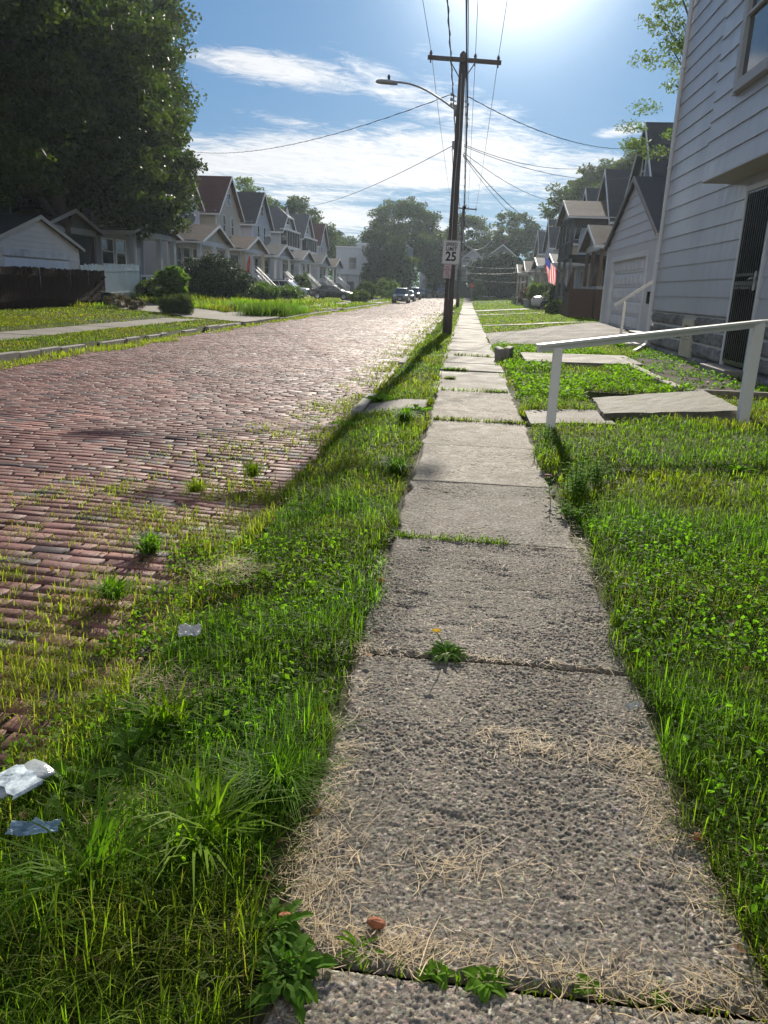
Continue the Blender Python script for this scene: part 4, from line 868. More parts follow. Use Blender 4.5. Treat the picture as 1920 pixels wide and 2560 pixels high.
# ------------------------------------------------------------------ utility poles, lamp, wires
m_pole = mat('creosoted_pole_wood', (0.085, 0.068, 0.058), 0.85, 0.35, 2.5, 0.6, 14, stretch=(6, 6, .5), dirt=.3)
m_galv = mat('galvanised_metal', (.30, .31, .32), .45, .2, 6, metal=.6)
m_ins = mat('insulator_glaze', (.06, .035, .03), .3, .2, 6)
m_wire = mat('black_cable', (.015, .015, .017), .6, .1, 3)
def upole(name, label, x, y, z, h, tilt=0.0, lamp=False, armz=None, arm=(-1.2, 1.2)):
    p = thing(name, label, 'utility pole', (x, y, z), 0, 'wooden utility poles along the verge'); armz = armz or h - .2
    n = 8; b = MB(); b.tube([(tilt * i / n, 0, -.3 + (h + .3) * i / n) for i in range(n + 1)] , [.175 - .065 * i / n for i in range(n + 1)], 14); 
    b.tube([(tilt, 0, h), (tilt, 0, h + .09)], [.11, .03], 14); b.ob('pole', m_pole, p, True)
    a = MB(); a.beam((arm[0], -.16, armz + .09), (arm[1], -.16, armz - .05), .10, .12)
    a.beam((-.42, -.2, armz), (-.08, -.15, armz - .5), .03, .03); a.beam((.45, -.2, armz), (.10, -.15, armz - .5), .03, .03); ao = a.ob('crossarm', m_pole, p)
    for ix in (arm[0] + .1, arm[1] - .85, arm[1] - .1):
        i_ = MB(); i_.lathe([(.02, -.16), (.02, .06), (.055, .07), (.035, .1), (.06, .12), (.03, .18), (.035, .2)], (ix, -.16, armz + .09 - (ix - arm[0]) * .058), 10); i_.ob('insulator', m_ins, ao, True)
    hw_ = MB()
    for zz in (h - 1.25, h - 1.4, h - 1.55): hw_.tube([(-.14, 0, zz), (-.3, -.06, zz + .05)], .018, 6); hw_.tube([(.14, 0, zz), (.26, .04, zz)], .018, 6); hw_.lathe([(.035, -.05), (.045, 0), (.035, .05)], (-.3, -.06, zz + .05), 8)
    hw_.tube([(.15, 0, h - 1.3), (.24, .05, h - 1.5), (.2, .02, h - 1.8), (.34, .02, h - 1.95)], .012, 6)
    hw_.box(-.2, -.1, -.06, .06, h - 2.85, h - 2.6); hw_.tube([(-.02, -.16, h - .6), (.03, -.165, h - 2.5), (-.03, -.17, h - 3.8), (-.02, -.18, 1.2)], .012, 6)
    for i in range(12): zz = 1.4 + i * .13; hw_.box(-.05 + .1 * (i % 3) - .02, -.04 + .1 * (i % 3) - .02, -.178 + zz * .006, -.16, zz, zz + .02)
    hw_.ob('fittings', m_galv, p)
    if lamp:
        l = MB(); pts = []
        for i in range(13): q = i / 12; pts.append((-.15 - 2.0 * q, -.03 - .0 * q, 7.3 + .80 * math.sin(q * math.pi / 2) ** 1.0))
        l.tube(pts, .032, 8); l.box(-.2, -.1, -.07, .04, 7.1, 7.45); lo = l.ob('lamp_arm', m_galv, p, True)
        hd = MB(); M = Matrix.Translation((-2.48, -.03, 8.07)) @ Matrix.Rotation(R(4), 4, 'Y')
        k = 8; vs = []; xs_ = [(-.38, .03, .03), (-.33, .09, .07), (-.2, .13, .09), (.1, .13, .09), (.28, .10, .08), (.36, .06, .06)]
        for xx, wy, hz in xs_:
            for i in range(10): a_ = 2 * math.pi * i / 10; vs.append(M @ Vector((xx, wy * math.cos(a_), hz * math.sin(a_) * (1.1 if math.sin(a_) > 0 else .5))))
        fs = [(i * 10 + j, i * 10 + (j + 1) % 10, (i + 1) * 10 + (j + 1) % 10, (i + 1) * 10 + j) for i in range(5) for j in range(10)] + [tuple(range(9, -1, -1)), tuple(range(50, 60))]
        hd.add(vs, fs); ho = hd.ob('lamp_head', mat('lamp_housing', (.22, .22, .22), .5), lo, True)
        MB().lathe([(.04, .08), (.045, .2), (.02, .25)], (-2.42, -.03, 8.07), 10).ob('photocell', m_dark, lo)
    return p
upole('utility_pole', 'near leaning wooden utility pole with street lamp arm and speed limit sign', -.61, 28.2, 0, 8.95, .0, True, 8.72, (-1.15, 1.25))
upole('utility_pole', 'farther utility pole with plain crossarm and drooping white wires', -.82, 79, 0, 9.35, .0, False, 9.15, (-1.2, 1.3))
def wire(label, pts, r=.012, sag=0.0, m=m_wire, twist=False, group='overhead wires', seg=5, n=24, name='overhead_wire'):
    P = []
    for (a, b_) in zip(pts[:-1], pts[1:]):
        for i in range(n):
            q = i / n; v = Vector(a).lerp(Vector(b_), q); v.z -= 4 * sag * q * (1 - q); P.append(v)
    P.append(Vector(pts[-1]))
    b = MB()
    b.tube(P, r, seg)
    if twist:
        Q = []
        for i in range(len(P) * 5 - 5):
            j, fr_ = divmod(i, 5); v = P[j].lerp(P[min(j + 1, len(P) - 1)], fr_ / 5); a_ = i * 1.25; Q.append(v + Vector((math.cos(a_), 0, math.sin(a_))) * r * 1.6)
        b.tube(Q, r * .8, 4)
    return tag(b.ob(name, m, None, True), label, 'wire', group)
p1, p2 = (-.61, 28.2), (-.82, 79)
wire('wire over the left insulator of the crossarms', [(-1.66, -12, 9.4), (-1.66, 28.04, 9.0), (-1.92, 78.8, 9.4), (-1.9, 140, 9.6)], .009, .35)
wire('wire over the right end insulator of the crossarms', [(.64, -12, 9.2), (.54, 28.04, 8.86), (.38, 78.8, 9.25), (.4, 140, 9.5)], .009, .35)
wire('wire over the insulator just right of the pole top', [(-.1, -12, 9.4), (-.21, 28.04, 8.9), (-.37, 78.8, 9.3), (-.3, 140, 9.5)], .009, .35)
wire('thick black twisted service cable close left of the pole top', [(-.75, -12, 8.3), (-.86, 28.1, 7.75), (-1.0, 78.9, 8.1), (-1, 140, 8.3)], .016, .3, twist=True)
wire('heavy telephone cable bundle passing the pole', [(-.42, -12, 8.0), (-.40, 28.1, 7.7), (-.60, 78.9, 7.6), (-.6, 140, 7.8)], .022, .4)
wire('second thin wire beside the heavy cable', [(-.33, -12, 8.25), (-.36, 28.2, 7.55), (-.6, 79, 7.9)], .010, .5)
wire('third thin wire right of the heavy cable', [(-.2, -12, 8.2), (-.38, 28.2, 6.3), (-.62, 79, 6.6)], .009, .5)
wire('long sagging twisted cable on the street side of the pole', [(-.36, 28.2, 7.5), (-.55, 79, 7.2)], .017, 1.5, twist=True)
wire('thin cable low on the left side of the pole', [(-.8, 28.2, 6.1), (-1.0, 79, 6.3)], .012, .6)
wire('twisted service drop from the pole to the maple shaded houses', [(-.9, 28.1, 7.75), (-22.5, 60.5, 11.0)], .010, .9, twist=True)
wire('lower service drop from the pole to the far left houses', [(-.8, 28.2, 6.2), (-22.0, 90, 10.2)], .012, 1.0)
wire('upper twisted drop from the pole to the tall grey house', [(-.35, 28.2, 7.7), (9.3, 46.5, 9.4)], .010, .6, twist=True)
wire('middle drop from the pole to the tall grey house', [(-.4, 28.2, 6.25), (9.3, 44.6, 9.1)], .010, .9)
wire('lower drop from the pole to the charcoal house gable', [(-.4, 28.2, 6.2), (9.3, 45.2, 7.9)], .010, .6)
wire('long thin drop from the pole to the lattice balcony roof', [(-.4, 28.2, 6.0), (6.7, 56.5, 7.6)], .010, .5)
wire('lowest doubled drop from the pole to houses down the street', [(-.42, 28.2, 5.95), (6.8, 68.5, 7.0)], .016, .7)
wire('drop from the pole beside the doubled one', [(-.42, 28.2, 5.9), (6.8, 72.5, 6.9)], .010, .8)
m_ww = mat('white_cable', (.30, .30, .30), .5, .1, 3)
wire('pale looping cable at the farther pole', [(-.75, 78.8, 7.3), (-.5, 78.2, 5.9), (.6, 78.6, 5.4), (1.5, 79.5, 5.8), (2.2, 81, 6.6)], .03, .05, m_ww, n=8)
for k_, (za, zb_, xx) in enumerate(((4.0, 3.6, 6.5), (3.3, 3.2, 7.0), (2.9, 2.0, 6.6))):
    wire(('top', 'middle', 'lowest')[k_] + ' pale drop wire from the farther pole to the near row', [(-.7, 79, za), (xx, 90, zb_ + .8)], .008, .25, m_ww)
b = MB(); 
for i in range(4): b.tube([(-.9 + .12 * i, 78.7, 5.2), (-1.0 + .25 * i, 78.6, 4.0 - .3 * (i % 2)), (-.7 + .1 * i, 78.7, 3.4)], .025, 5)
tag(b.ob('cable_bundle', m_ww, None, True), 'tangle of white cable ends hanging on the farther pole', 'cable')
nst = MB().lathe([(.02, -.1), (.12, -.05), (.10, .06), (.02, .1)], (-.43, 46.0, 6.05), 8); nst.tube([(-.6, 46, 5.95), (-.43, 46, 6.05), (-.3, 46.0, 6.2)], .02, 4); tag(nst.ob('cable_splice', m_dark), 'dark knob like splice on the sagging cable', 'cable fitting')

# ------------------------------------------------------------------ signs
def text_mesh(s, size, m, parent, loc, xs_=1.0, name='lettering', off=0.0, sp=1.0):
    cu_ = bpy.data.curves.new('t', 'FONT'); cu_.body = s; cu_.size = size; cu_.align_x = 'CENTER'; cu_.align_y = 'CENTER'; cu_.extrude = 0.0015; cu_.offset = off; cu_.space_character = sp
    o = bpy.data.objects.new('t', cu_); COL.objects.link(o); bpy.context.view_layer.update()
    me = bpy.data.meshes.new_from_object(o.evaluated_get(bpy.context.evaluated_depsgraph_get())); bpy.data.objects.remove(o); bpy.data.curves.remove(cu_)
    me.name = name; me.materials.clear(); me.materials.append(m); q = bpy.data.objects.new(name, me); COL.objects.link(q); q.parent = parent
    q.rotation_euler = (R(90), 0, 0); q.location = loc; q.scale = (xs_, 1, 1); return q
def rrect(w_, h_, r, d0, d1, n=5):
    P = []
    for cx_, cz_, a0 in ((w_ / 2 - r, h_ / 2 - r, 0), (-w_ / 2 + r, h_ / 2 - r, 90), (-w_ / 2 + r, -h_ / 2 + r, 180), (w_ / 2 - r, -h_ / 2 + r, 270)):
        for i in range(n + 1): a = R(a0 + 90 * i / n); P.append((cx_ + r * math.cos(a), cz_ + r * math.sin(a)))
    return P
def plate(name, w_, h_, r, y0, y1, m, par):
    P = rrect(w_, h_, r, 0, 0); return MB().slab([(x, y0, z) for x, z in P], y1 - y0, (0, 1, 0)).ob(name, m, par)
def ring(name, w_, h_, r, t_, y, m, par):
    A, B = rrect(w_, h_, r, 0, 0), rrect(w_ - 2 * t_, h_ - 2 * t_, max(r - t_, .005), 0, 0); n = len(A)
    return MB().add([(x, y, z) for x, z in A] + [(x, y, z) for x, z in B], [(i, (i + 1) % n, (i + 1) % n + n, i + n) for i in range(n)]).ob(name, m, par)
m_sw = mat('sign_white', (.62, .62, .60), .45, .05, 3, dirt=.08); m_sb = mat('sign_black', (.02, .02, .022), .5, .1, 3); m_sr = mat('sign_faded_red', (.38, .10, .10), .5, .15, 3); m_sp = mat('faded_pinkish_white', (.50, .45, .45), .5, .1, 3)
sg = thing('speed_limit_sign', 'white speed limit 25 sign on the near utility pole', 'sign', (-.62, 28.0, 2.79)); sg.rotation_euler = (0, R(1.0), R(-3))
plate('panel', .62, .80, .04, 0, .004, m_sw, sg); ring('border', .60, .78, .035, .009, -.002, m_sb, sg)
text_mesh('SPEED', .165, m_sb, sg, (0, -.003, .255), .82, off=.006, sp=1.12); text_mesh('LIMIT', .165, m_sb, sg, (0, -.003, .105), .88, off=.006, sp=1.12)
text_mesh('25', .42, m_sb, sg, (0, -.003, -.15), .92, name='number', off=.012)
MB().tube([(0, -.008, .33), (0, .0, .33)], .011, 8).tube([(0, -.008, -.35), (0, 0, -.35)], .011, 8).ob('bolt', m_galv, sg)
sg = thing('no_parking_sign', 'small faded no parking sign below the speed limit sign', 'sign', (-.72, 28.0, 2.16)); sg.rotation_euler = (0, R(2), R(-3))
plate('panel', .27, .47, .02, 0, .004, m_sp, sg); ring('border', .26, .46, .02, .006, -.002, m_sr, sg)
for s_, zz, sz in (('NO', .13, .10), ('PARKING', .05, .062), ('ANY', -.025, .07), ('TIME', -.09, .07)): text_mesh(s_, sz, m_sr, sg, (0, -.003, zz), .85, off=.002)
MB().box(-.08, .05, -.004, -.001, -.168, -.152).add([(.05, -.004, -.19), (.09, -.004, -.16), (.05, -.004, -.13)], [(0, 1, 2)]).ob('arrow', m_sb, sg)
# small red sign near far pole
sg = thing('stop_sign', 'distant small red sign with pale mark beside the farther pole', 'sign', (.75, 120, .2)); MB().tube([(0, 0, 0), (0, 0, 2.0)], .04, 8).ob('post', m_galv, sg)
MB().slab([(.38 * math.cos(R(22.5 + 45 * i)), -.05, 2.2 + .38 * math.sin(R(22.5 + 45 * i))) for i in range(8)], .02, (0, 1, 0)).ob('panel', mat('sign_red', (.45, .06, .04), .5), sg); text_mesh('STOP', .26, m_sw, sg, (0, -.056, 2.2), .85)
# hydrant
hy = thing('fire_hydrant', 'faded red fire hydrant with pale bonnet in verge behind the pole', 'fire hydrant', (-.80, 43.3, 0.0))
m_hr = mat('hydrant_red', (.33, .085, .07), .6, .2, 4, .2, 20, dirt=.3); m_hw = mat('hydrant_bonnet', (.5, .5, .5), .5, .1, 4)
MB().lathe([(.15, 0), (.15, .05), (.10, .07), (.10, .46), (.13, .48), (.13, .52), (.10, .53)], seg=14).ob('barrel', m_hr, hy, True)
MB().lathe([(.13, .53), (.12, .60), (.07, .67), (.03, .69), (.03, .74)], seg=14).ob('bonnet', m_hw, hy, True)
for s_ in (-1, 1): MB().tube([(0, 0, .38), (s_ * .17, 0, .38)], .05, 10).tube([(s_ * .17, 0, .38), (s_ * .20, 0, .38)], .06, 8).ob('outlet_cap', m_hw, hy)
MB().tube([(0, 0, .33), (0, -.17, .33)], .065, 10).ob('outlet_cap', m_hr, hy)

# ------------------------------------------------------------------ cars
m_tyre = mat('tyre_rubber', (.02, .02, .02), .85, .2, 8); m_rim = mat('alloy_rim', (.45, .46, .47), .3, .1, 5, metal=.8); m_lens = mat('headlight_lens', (.55, .55, .52), .12, .1, 5, spec=.8); m_tail = mat('tail_light', (.35, .02, .02), .2, .1, 5)
m_cglass = mat('car_glass', (.02, .028, .032), .05, .1, 1, spec=1.0); m_plastic = mat('black_plastic', (.02, .02, .022), .6, .2, 5); m_chrome = mat('chrome_trim', (.6, .6, .62), .15, .05, 5, metal=1)
def car(label, x, y, z, rz, col, style='sedan', name='parked_car', group='cars along the street'):
    c = thing(name, label, 'car', (x, y, z), rz, group)
    body = mat('paint_' + '_'.join('%02d' % int(v * 99) for v in col), col, .28, .03, 1, spec=.6, coat=.6)
    if style == 'sedan': L, W_, st, cab = 4.6, .89, [(-2.3, .70, .42, .70), (-2.22, .80, .25, .92), (-1.9, .87, .2, .98), (-1.2, .89, .2, 1.0), (0, .89, .2, .97), (.9, .89, .2, .94), (1.5, .87, .2, .86), (2.05, .82, .22, .74), (2.25, .72, .27, .62), (2.3, .62, .35, .52)], (-1.75, 1.15, -1.0, .25, 1.44)
    else: L, W_, st, cab = 4.7, .94, [(-2.35, .80, .45, .9), (-2.3, .88, .32, 1.02), (-1.9, .93, .26, 1.08), (-1.0, .94, .26, 1.08), (.6, .94, .26, 1.06), (1.2, .93, .26, 1.04), (1.8, .9, .27, 1.0), (2.2, .85, .3, .92), (2.32, .78, .36, .80), (2.35, .70, .42, .66)], (-2.2, 1.1, -1.95, .35, 1.74)
    b = MB(); vs = []; K = 12
    for sx, hw, zb_, zt in st:
        h_ = zt - zb_
        vs += [(sx, -hw * .88, zb_), (sx, -hw * .99, zb_ + h_ * .15), (sx, -hw, zb_ + h_ * .5), (sx, -hw * .97, zb_ + h_ * .82), (sx, -hw * .88, zt - .01), (sx, -hw * .5, zt + .015),
               (sx, hw * .5, zt + .015), (sx, hw * .88, zt - .01), (sx, hw * .97, zb_ + h_ * .82), (sx, hw, zb_ + h_ * .5), (sx, hw * .99, zb_ + h_ * .15), (sx, hw * .88, zb_)]
    fs = [(i * K + j, i * K + (j + 1) % K, (i + 1) * K + (j + 1) % K, (i + 1) * K + j) for i in range(len(st) - 1) for j in range(K)] + [tuple(range(K)), tuple(len(vs) - 1 - i for i in range(K))]
    b.add(vs, fs); xa, xb, xc, xd, zt = cab; zb_ = (1.0 if style == 'sedan' else 1.08) - .03; wb, wt = W_ * .90, W_ * .66
    b.add([(xa, -wb, zb_), (xb, -wb, zb_ - .03), (xb, wb, zb_ - .03), (xa, wb, zb_), (xc, -wt, zt - .02), (xd, -wt, zt - .04), (xd, wt, zt - .04), (xc, wt, zt - .02), ((xc + xd) / 2, -wt * .9, zt + .01), ((xc + xd) / 2, wt * .9, zt + .01)],
          [(0, 1, 5, 8, 4), (1, 2, 6, 5), (2, 3, 7, 9, 6), (3, 0, 4, 7), (4, 8, 9, 7), (8, 5, 6, 9)])
    bo = b.ob('body', body, c, False, .03)
    for p in bo.data.polygons: p.use_smooth = True
    def L3(a, b_, q): return tuple(a[i] + (b_[i] - a[i]) * q for i in range(3))
    def pane(nm, A, B, C_, D, n, i0=.07, i1=.93, j0=.14, j1=.90):
        P = [L3(L3(A, B, u), L3(D, C_, u), v) for u, v in ((i0, j0), (i1, j0), (i1, j1), (i0, j1))]; n = Vector(n).normalized() * .012
        MB().slab([tuple(Vector(q) + n) for q in P], .02, tuple(-n.normalized())).ob(nm, m_cglass, c)
    v = [(xa, -wb, zb_), (xb, -wb, zb_ - .03), (xb, wb, zb_ - .03), (xa, wb, zb_), (xc, -wt, zt - .02), (xd, -wt, zt - .04), (xd, wt, zt - .04), (xc, wt, zt - .02)]
    pane('windscreen', v[1], v[2], v[6], v[5], (zt - zb_, 0, xb - xd), .05, .95, .08, .92); pane('rear_window', v[3], v[0], v[4], v[7], (-(zt - zb_), 0, xc - xa), .08, .92, .14, .88)
    for sg_, (A, B, C_, D) in ((-1, (v[0], v[1], v[5], v[4])), (1, (v[3], v[2], v[6], v[7]))):
        pane('side_window', A, B, C_, D, (0, sg_ * (zt - zb_), wb - wt), .12, .49, .2, .86); pane('side_window', A, B, C_, D, (0, sg_ * (zt - zb_), wb - wt), .52, .88, .2, .86)
        m2 = MB().box(.75, .93, sg_ * W_ * 1.0 if sg_ > 0 else -W_ * 1.16, sg_ * W_ * 1.16 if sg_ > 0 else -W_ * 1.0, zb_ + .02, zb_ + .17); m2.ob('mirror', body, c, bevel=.03)
    wr = .32 if style == 'sedan' else .36
    for wx in (-1.38, 1.38):
        for sy in (-1, 1):
            MB().tube([(wx, sy * (W_ - .22), wr), (wx, sy * (W_ + .004), wr)], wr + .055, 20).ob('wheel_arch', m_plastic, c)
            w_ = MB().lathe([(.02, -.11), (wr * .95, -.11), (wr, -.08), (wr, .08), (wr * .95, .11), (.02, .11)], seg=22).ob('wheel', m_tyre, c, True); w_.rotation_euler = (R(90), 0, 0); w_.location = (wx, sy * (W_ - .08), wr)
            r_ = MB(); r_.lathe([(.03, .108), (.05, .118), (wr * .62, .112), (wr * .66, .118), (wr * .66, .10)], seg=18)
            r2 = r_.ob('rim', m_rim, w_, True); r2.rotation_euler = (0 if sy < 0 else R(180), 0, 0)
    fx = L / 2
    for sy in (-1, 1):
        MB().slab([(fx - .16, sy * W_ * .84, .62 if style == 'sedan' else .82), (fx + .005, sy * W_ * .6, .58 if style == 'sedan' else .78), (fx + .005, sy * W_ * .45, .66 if style == 'sedan' else .9), (fx - .1, sy * W_ * .8, .72 if style == 'sedan' else .96)][::sy], .06, (-1, 0, 0)).ob('headlight', m_lens, c)
        MB().box(-fx - .012, -fx + .1, sy * W_ * .62 - .12, sy * W_ * .62 + .12, .72, .9).ob('tail_light', m_tail, c, bevel=.02)
    g = MB(); z0_ = .42 if style == 'sedan' else .55
    g.box(fx - .05, fx + .012, -W_ * .42, W_ * .42, z0_, z0_ + (.16 if style == 'sedan' else .28)); g.box(fx - .05, fx + .008, -W_ * .6, W_ * .6, z0_ - .16, z0_ - .05); g.ob('grille', m_plastic, c)
    MB().box(fx - .0, fx + .02, -W_ * .42, W_ * .42, z0_ + .12, z0_ + .15).ob('grille_bar', m_chrome, c); MB().box(fx + .012, fx + .03, -.16, .16, z0_ - .12, z0_ - .02).ob('number_plate', m_sw, c)
    MB().box(-fx - .02, -fx + .02, -.16, .16, .55, .65).ob('number_plate', m_sw, c)
    if style != 'sedan':
        for sy in (-1, 1): MB().tube([(-1.7, sy * wt * .85, zt + .04), (.2, sy * wt * .85, zt + .03)], .022, 6).ob('roof_rail', m_plastic, c)
    return c
zr_ = lambda x, y: float(zroad(x, y))
D_ = R(-90)
car('grey silver suv nearest in the row parked at the far kerb', -7.75, 94.5, zr_(-7.75, 94), D_, (.16, .17, .15), 'suv')
car('dark sedan parked second in the kerb row', -7.75, 106, zr_(-7.75, 106), D_, (.06, .065, .06), 'sedan')
car('black suv with roof rails third in the kerb row', -7.75, 118.5, zr_(-7.75, 118), D_, (.05, .055, .055), 'suv')
car('small greenish grey sedan last in the kerb row', -7.75, 136, zr_(-7.75, 136), D_, (.12, .13, .11), 'sedan')
car('dark suv facing up the street at its far end', -4.4, 143, .36, D_, (.09, .095, .10), 'suv')
car('dark sedan nosed towards the street across the weedy front yard', -14.7, 86.2, zb(-15, 86.2) + .03, R(-4), (.030, .036, .038), 'sedan').scale = (1.07, 1.05, 1.05)
car('white suv parked by the front stairs behind the dark sedan', -18.9, 82.4, zb(-18, 82.4) + .03, R(-6), (.52, .54, .55), 'suv')
car('white car rear with red light poking past the shrubs of the near row', 7.6, 64.6, zb(7, 64.6) + .02, R(4), (.55, .55, .56), 'sedan').rotation_euler = (0, 0, R(2))

# ------------------------------------------------------------------ flags
def cloth(n, c):
    m = bpy.data.materials.new(n); m.use_nodes = True; t = NT(m.node_tree); tc = t.n('ShaderNodeTexCoord'); cc = t.mix(t.noise(tc.outputs['Object'], 9), (*[x * .85 for x in c], 1), (*c, 1))
    d = t.n('ShaderNodeBsdfDiffuse', i_0=cc); r_ = t.n('ShaderNodeBsdfTranslucent', i_0=cc); x = t.n('ShaderNodeMixShader', i_0=.6); t.nt.links.new(d.outputs[0], x.inputs[1]); t.nt.links.new(r_.outputs[0], x.inputs[2]); o = t.n('ShaderNodeOutputMaterial'); t.nt.links.new(x.outputs[0], o.inputs[0]); return m
def us_flag():
    f = thing('flag', 'striped american flag hanging from a pole on the near row porch', 'flag', (6.6, 57.6, 3.0))
    MB().tube([(0, 0, 0), (-1.35, -.35, 1.15)], .018, 8).ob('flagpole', m_white, f)
    nu, nv = 26, 40; P = np.zeros((nv + 1, nu + 1, 3))
    a = Vector((-.10, -.02, .08)); b_ = Vector((-1.3, -.34, 1.10))
    for j in range(nv + 1):
        for i in range(nu + 1):
            u, v = i / nu, j / nv; p = b_.lerp(a, u * .75); drop = 1.5 * v
            p = p + Vector((.28 * v * (1 - u) + .08 * math.sin(u * 7 + v * 2) * v, .10 * math.sin(u * 10 + v * 3) * (.3 + v), -drop + .25 * v * u)); P[j, i] = p
    mats = {'r': cloth('flag_red', (.62, .04, .05)), 'w': cloth('flag_white', (.75, .72, .72)), 'b': cloth('flag_blue', (.05, .07, .25))}
    for key, nm in [(k_, 'stripe') for k_ in range(13)] + [('b', 'canton')]:
        m_ = MB()
        for j in range(nv):
            for i in range(nu):
                stripe = int(i * 13 / nu); can = i < nu * 7 / 13 and j < nv * .4; kk = 'b' if can else stripe
                if kk == key: m_.add([P[j, i], P[j, i + 1], P[j + 1, i + 1], P[j + 1, i]], [(0, 1, 2, 3)])
        m_.ob(nm, mats['b' if key == 'b' else 'rw'[key % 2]], f)
us_flag()
f = thing('flag', 'faded reddish flag hanging furled on the far row porch post', 'flag', (-20.75, 73.4, zb(-21, 73) + 2.9))
MB().tube([(0, 0, 0), (.5, -.7, .75)], .02, 6).ob('flagpole', m_white, f)
b = MB(); pts = [(.45 - .25 * q, -.62 + .35 * q + .05 * math.sin(q * 9), .65 - 1.75 * q) for q in np.linspace(0, 1, 10)]; b.tube(pts, [.03, .08, .10, .12, .13, .12, .14, .15, .13, .05], 8); b.ob('cloth', cloth('faded_red_cloth', (.45, .14, .11)), f, True)

# ------------------------------------------------------------------ trees
def leafquads(C, size, up=0.35, asp=0.62, drop=0.0):
    """one folded four-cornered leaf (two triangles sharing the rib) per centre"""
    n = len(C); a = rng.normal(0, 1, (n, 3)); a[:, 2] = a[:, 2] * .6 - drop; a /= np.linalg.norm(a, axis=1)[:, None] + 1e-9
    nn = rng.normal(0, 1, (n, 3)); nn[:, 2] += up * 2.5; b = np.cross(nn, a); b /= np.linalg.norm(b, axis=1)[:, None] + 1e-9
    c = np.cross(a, b); s = (size * (0.6 + 0.8 * rng.random(n)))[:, None]
    V = np.stack([C - a * s * .5, C + b * s * asp * .5 + c * s * .10, C + a * s * .55, C - b * s * asp * .5 + c * s * .10], 1).reshape(-1, 3)
    k = np.arange(n)[:, None] * 4; F = np.concatenate([np.concatenate([k, k + 1, k + 2], 1), np.concatenate([k, k + 2, k + 3], 1)])
    return V, F
def fol(name, col, trans=.42, rough=.55, spec=.35): return mat(name, col, rough, .28, .6, tint=True, trans=trans, spec=spec * .5)
def tree(name, label, x, y, z, ell, nclump, per, csize, leaf, m, trunk=None, group=None, limbs=7, seed=1, tr=.3, up=.35, asp=.62, flat=.6, hollow=.35, cut=None, cat='tree', drop=0.0, tvar=.35):
    """crown = leaf clumps scattered through the outer shell of several ellipsoids (cx,cy,cz,rx,ry,rz), carried by a trunk with limbs"""
    global rng
    rs = np.random.default_rng(seed); rng = np.random.default_rng(seed + 100)
    o = thing(name, label, cat, (x, y, z), 0, group); E = np.array(ell, float); vol = E[:, 3] * E[:, 4] * E[:, 5]; ch = rs.choice(len(E), nclump, p=vol ** .8 / (vol ** .8).sum())
    d = rs.normal(0, 1, (nclump, 3)); d /= np.linalg.norm(d, axis=1)[:, None]; r = (hollow + (1 - hollow) * rs.random(nclump)) ** .6
    C = E[ch, :3] + d * r[:, None] * E[ch, 3:] * (0.86 + .28 * rs.random(nclump))[:, None]
    if cut is not None: C = C[cut(C)]
    nc = len(C); cs = csize * (.55 + .9 * rs.random(nc)); pn = np.maximum(8, (per * (cs / csize) ** 1.6)).astype(int); idx = np.repeat(np.arange(nc), pn); N = len(idx)
    q = rs.normal(0, 1, (N, 3)); q /= np.linalg.norm(q, axis=1)[:, None]; q *= (rs.random(N) ** .45)[:, None]
    Pn = C[idx] + q * cs[idx][:, None] * np.array([1, 1, flat]); 
    V, F = leafquads(Pn, leaf, up, asp, drop); tc_ = np.repeat((1 - tvar / 2 + tvar * rs.random(nc))[idx] * (.75 + .5 * rs.random(N)), 4)[:, None] * np.ones((1, 3)); yel = np.repeat((rs.random(nc) * .25)[idx], 4); tc_[:, 0] *= 1 + yel; 
    fast('crown', V, [F], m, o, tc_)
    t_ = MB(); top = E[0, :3]; th = top[2]
    trk = trunk or tr; base = Vector((0, 0, -.4)); pts = [base.lerp(Vector(top), i / 6) + Vector((.15 * math.sin(i * 2.1 + seed), .15 * math.cos(i * 1.7 + seed), 0)) * (i > 0) for i in range(7)]
    t_.tube(pts, [trk * (1.25 if i == 0 else 1 - .1 * i) for i in range(7)], 9)
    for i in rs.choice(nc, min(nc, limbs), replace=False):
        e = Vector(C[i]); s0 = pts[2 + int(rs.integers(0, 4))]; mid = s0.lerp(e, .5) + Vector((0, 0, .12 * (e - s0).length)); P = [s0.lerp(mid, .0), s0.lerp(mid, .5) + Vector((0, 0, .03)), mid, mid.lerp(e, .5), e]
        t_.tube(P, [trk * .42, trk * .34, trk * .24, trk * .15, trk * .05], 6)
    t_.ob('trunk', m_bark, o, True)
    return o
m_bark = mat('grey_brown_bark', (.075, .060, .048), .9, .35, 3, .8, 14, stretch=(3, 3, .5))
F_maple = fol('maple_leaves', (.038, .062, .015), .38); F_oak = fol('summer_leaves', (.062, .095, .035), .35); F_dark = fol('dark_leaves', (.022, .042, .018), .2); F_light = fol('pale_green_leaves', (.10, .15, .06), .45); F_yel = fol('yellow_green_leaves', (.10, .17, .03), .5); F_yel2 = fol('darker_shrub_leaves', (.07, .125, .03), .42); F_fir = fol('cypress_sprays', (.035, .065, .028), .25)  # shrub leaves are a darker green than the yellow green ones
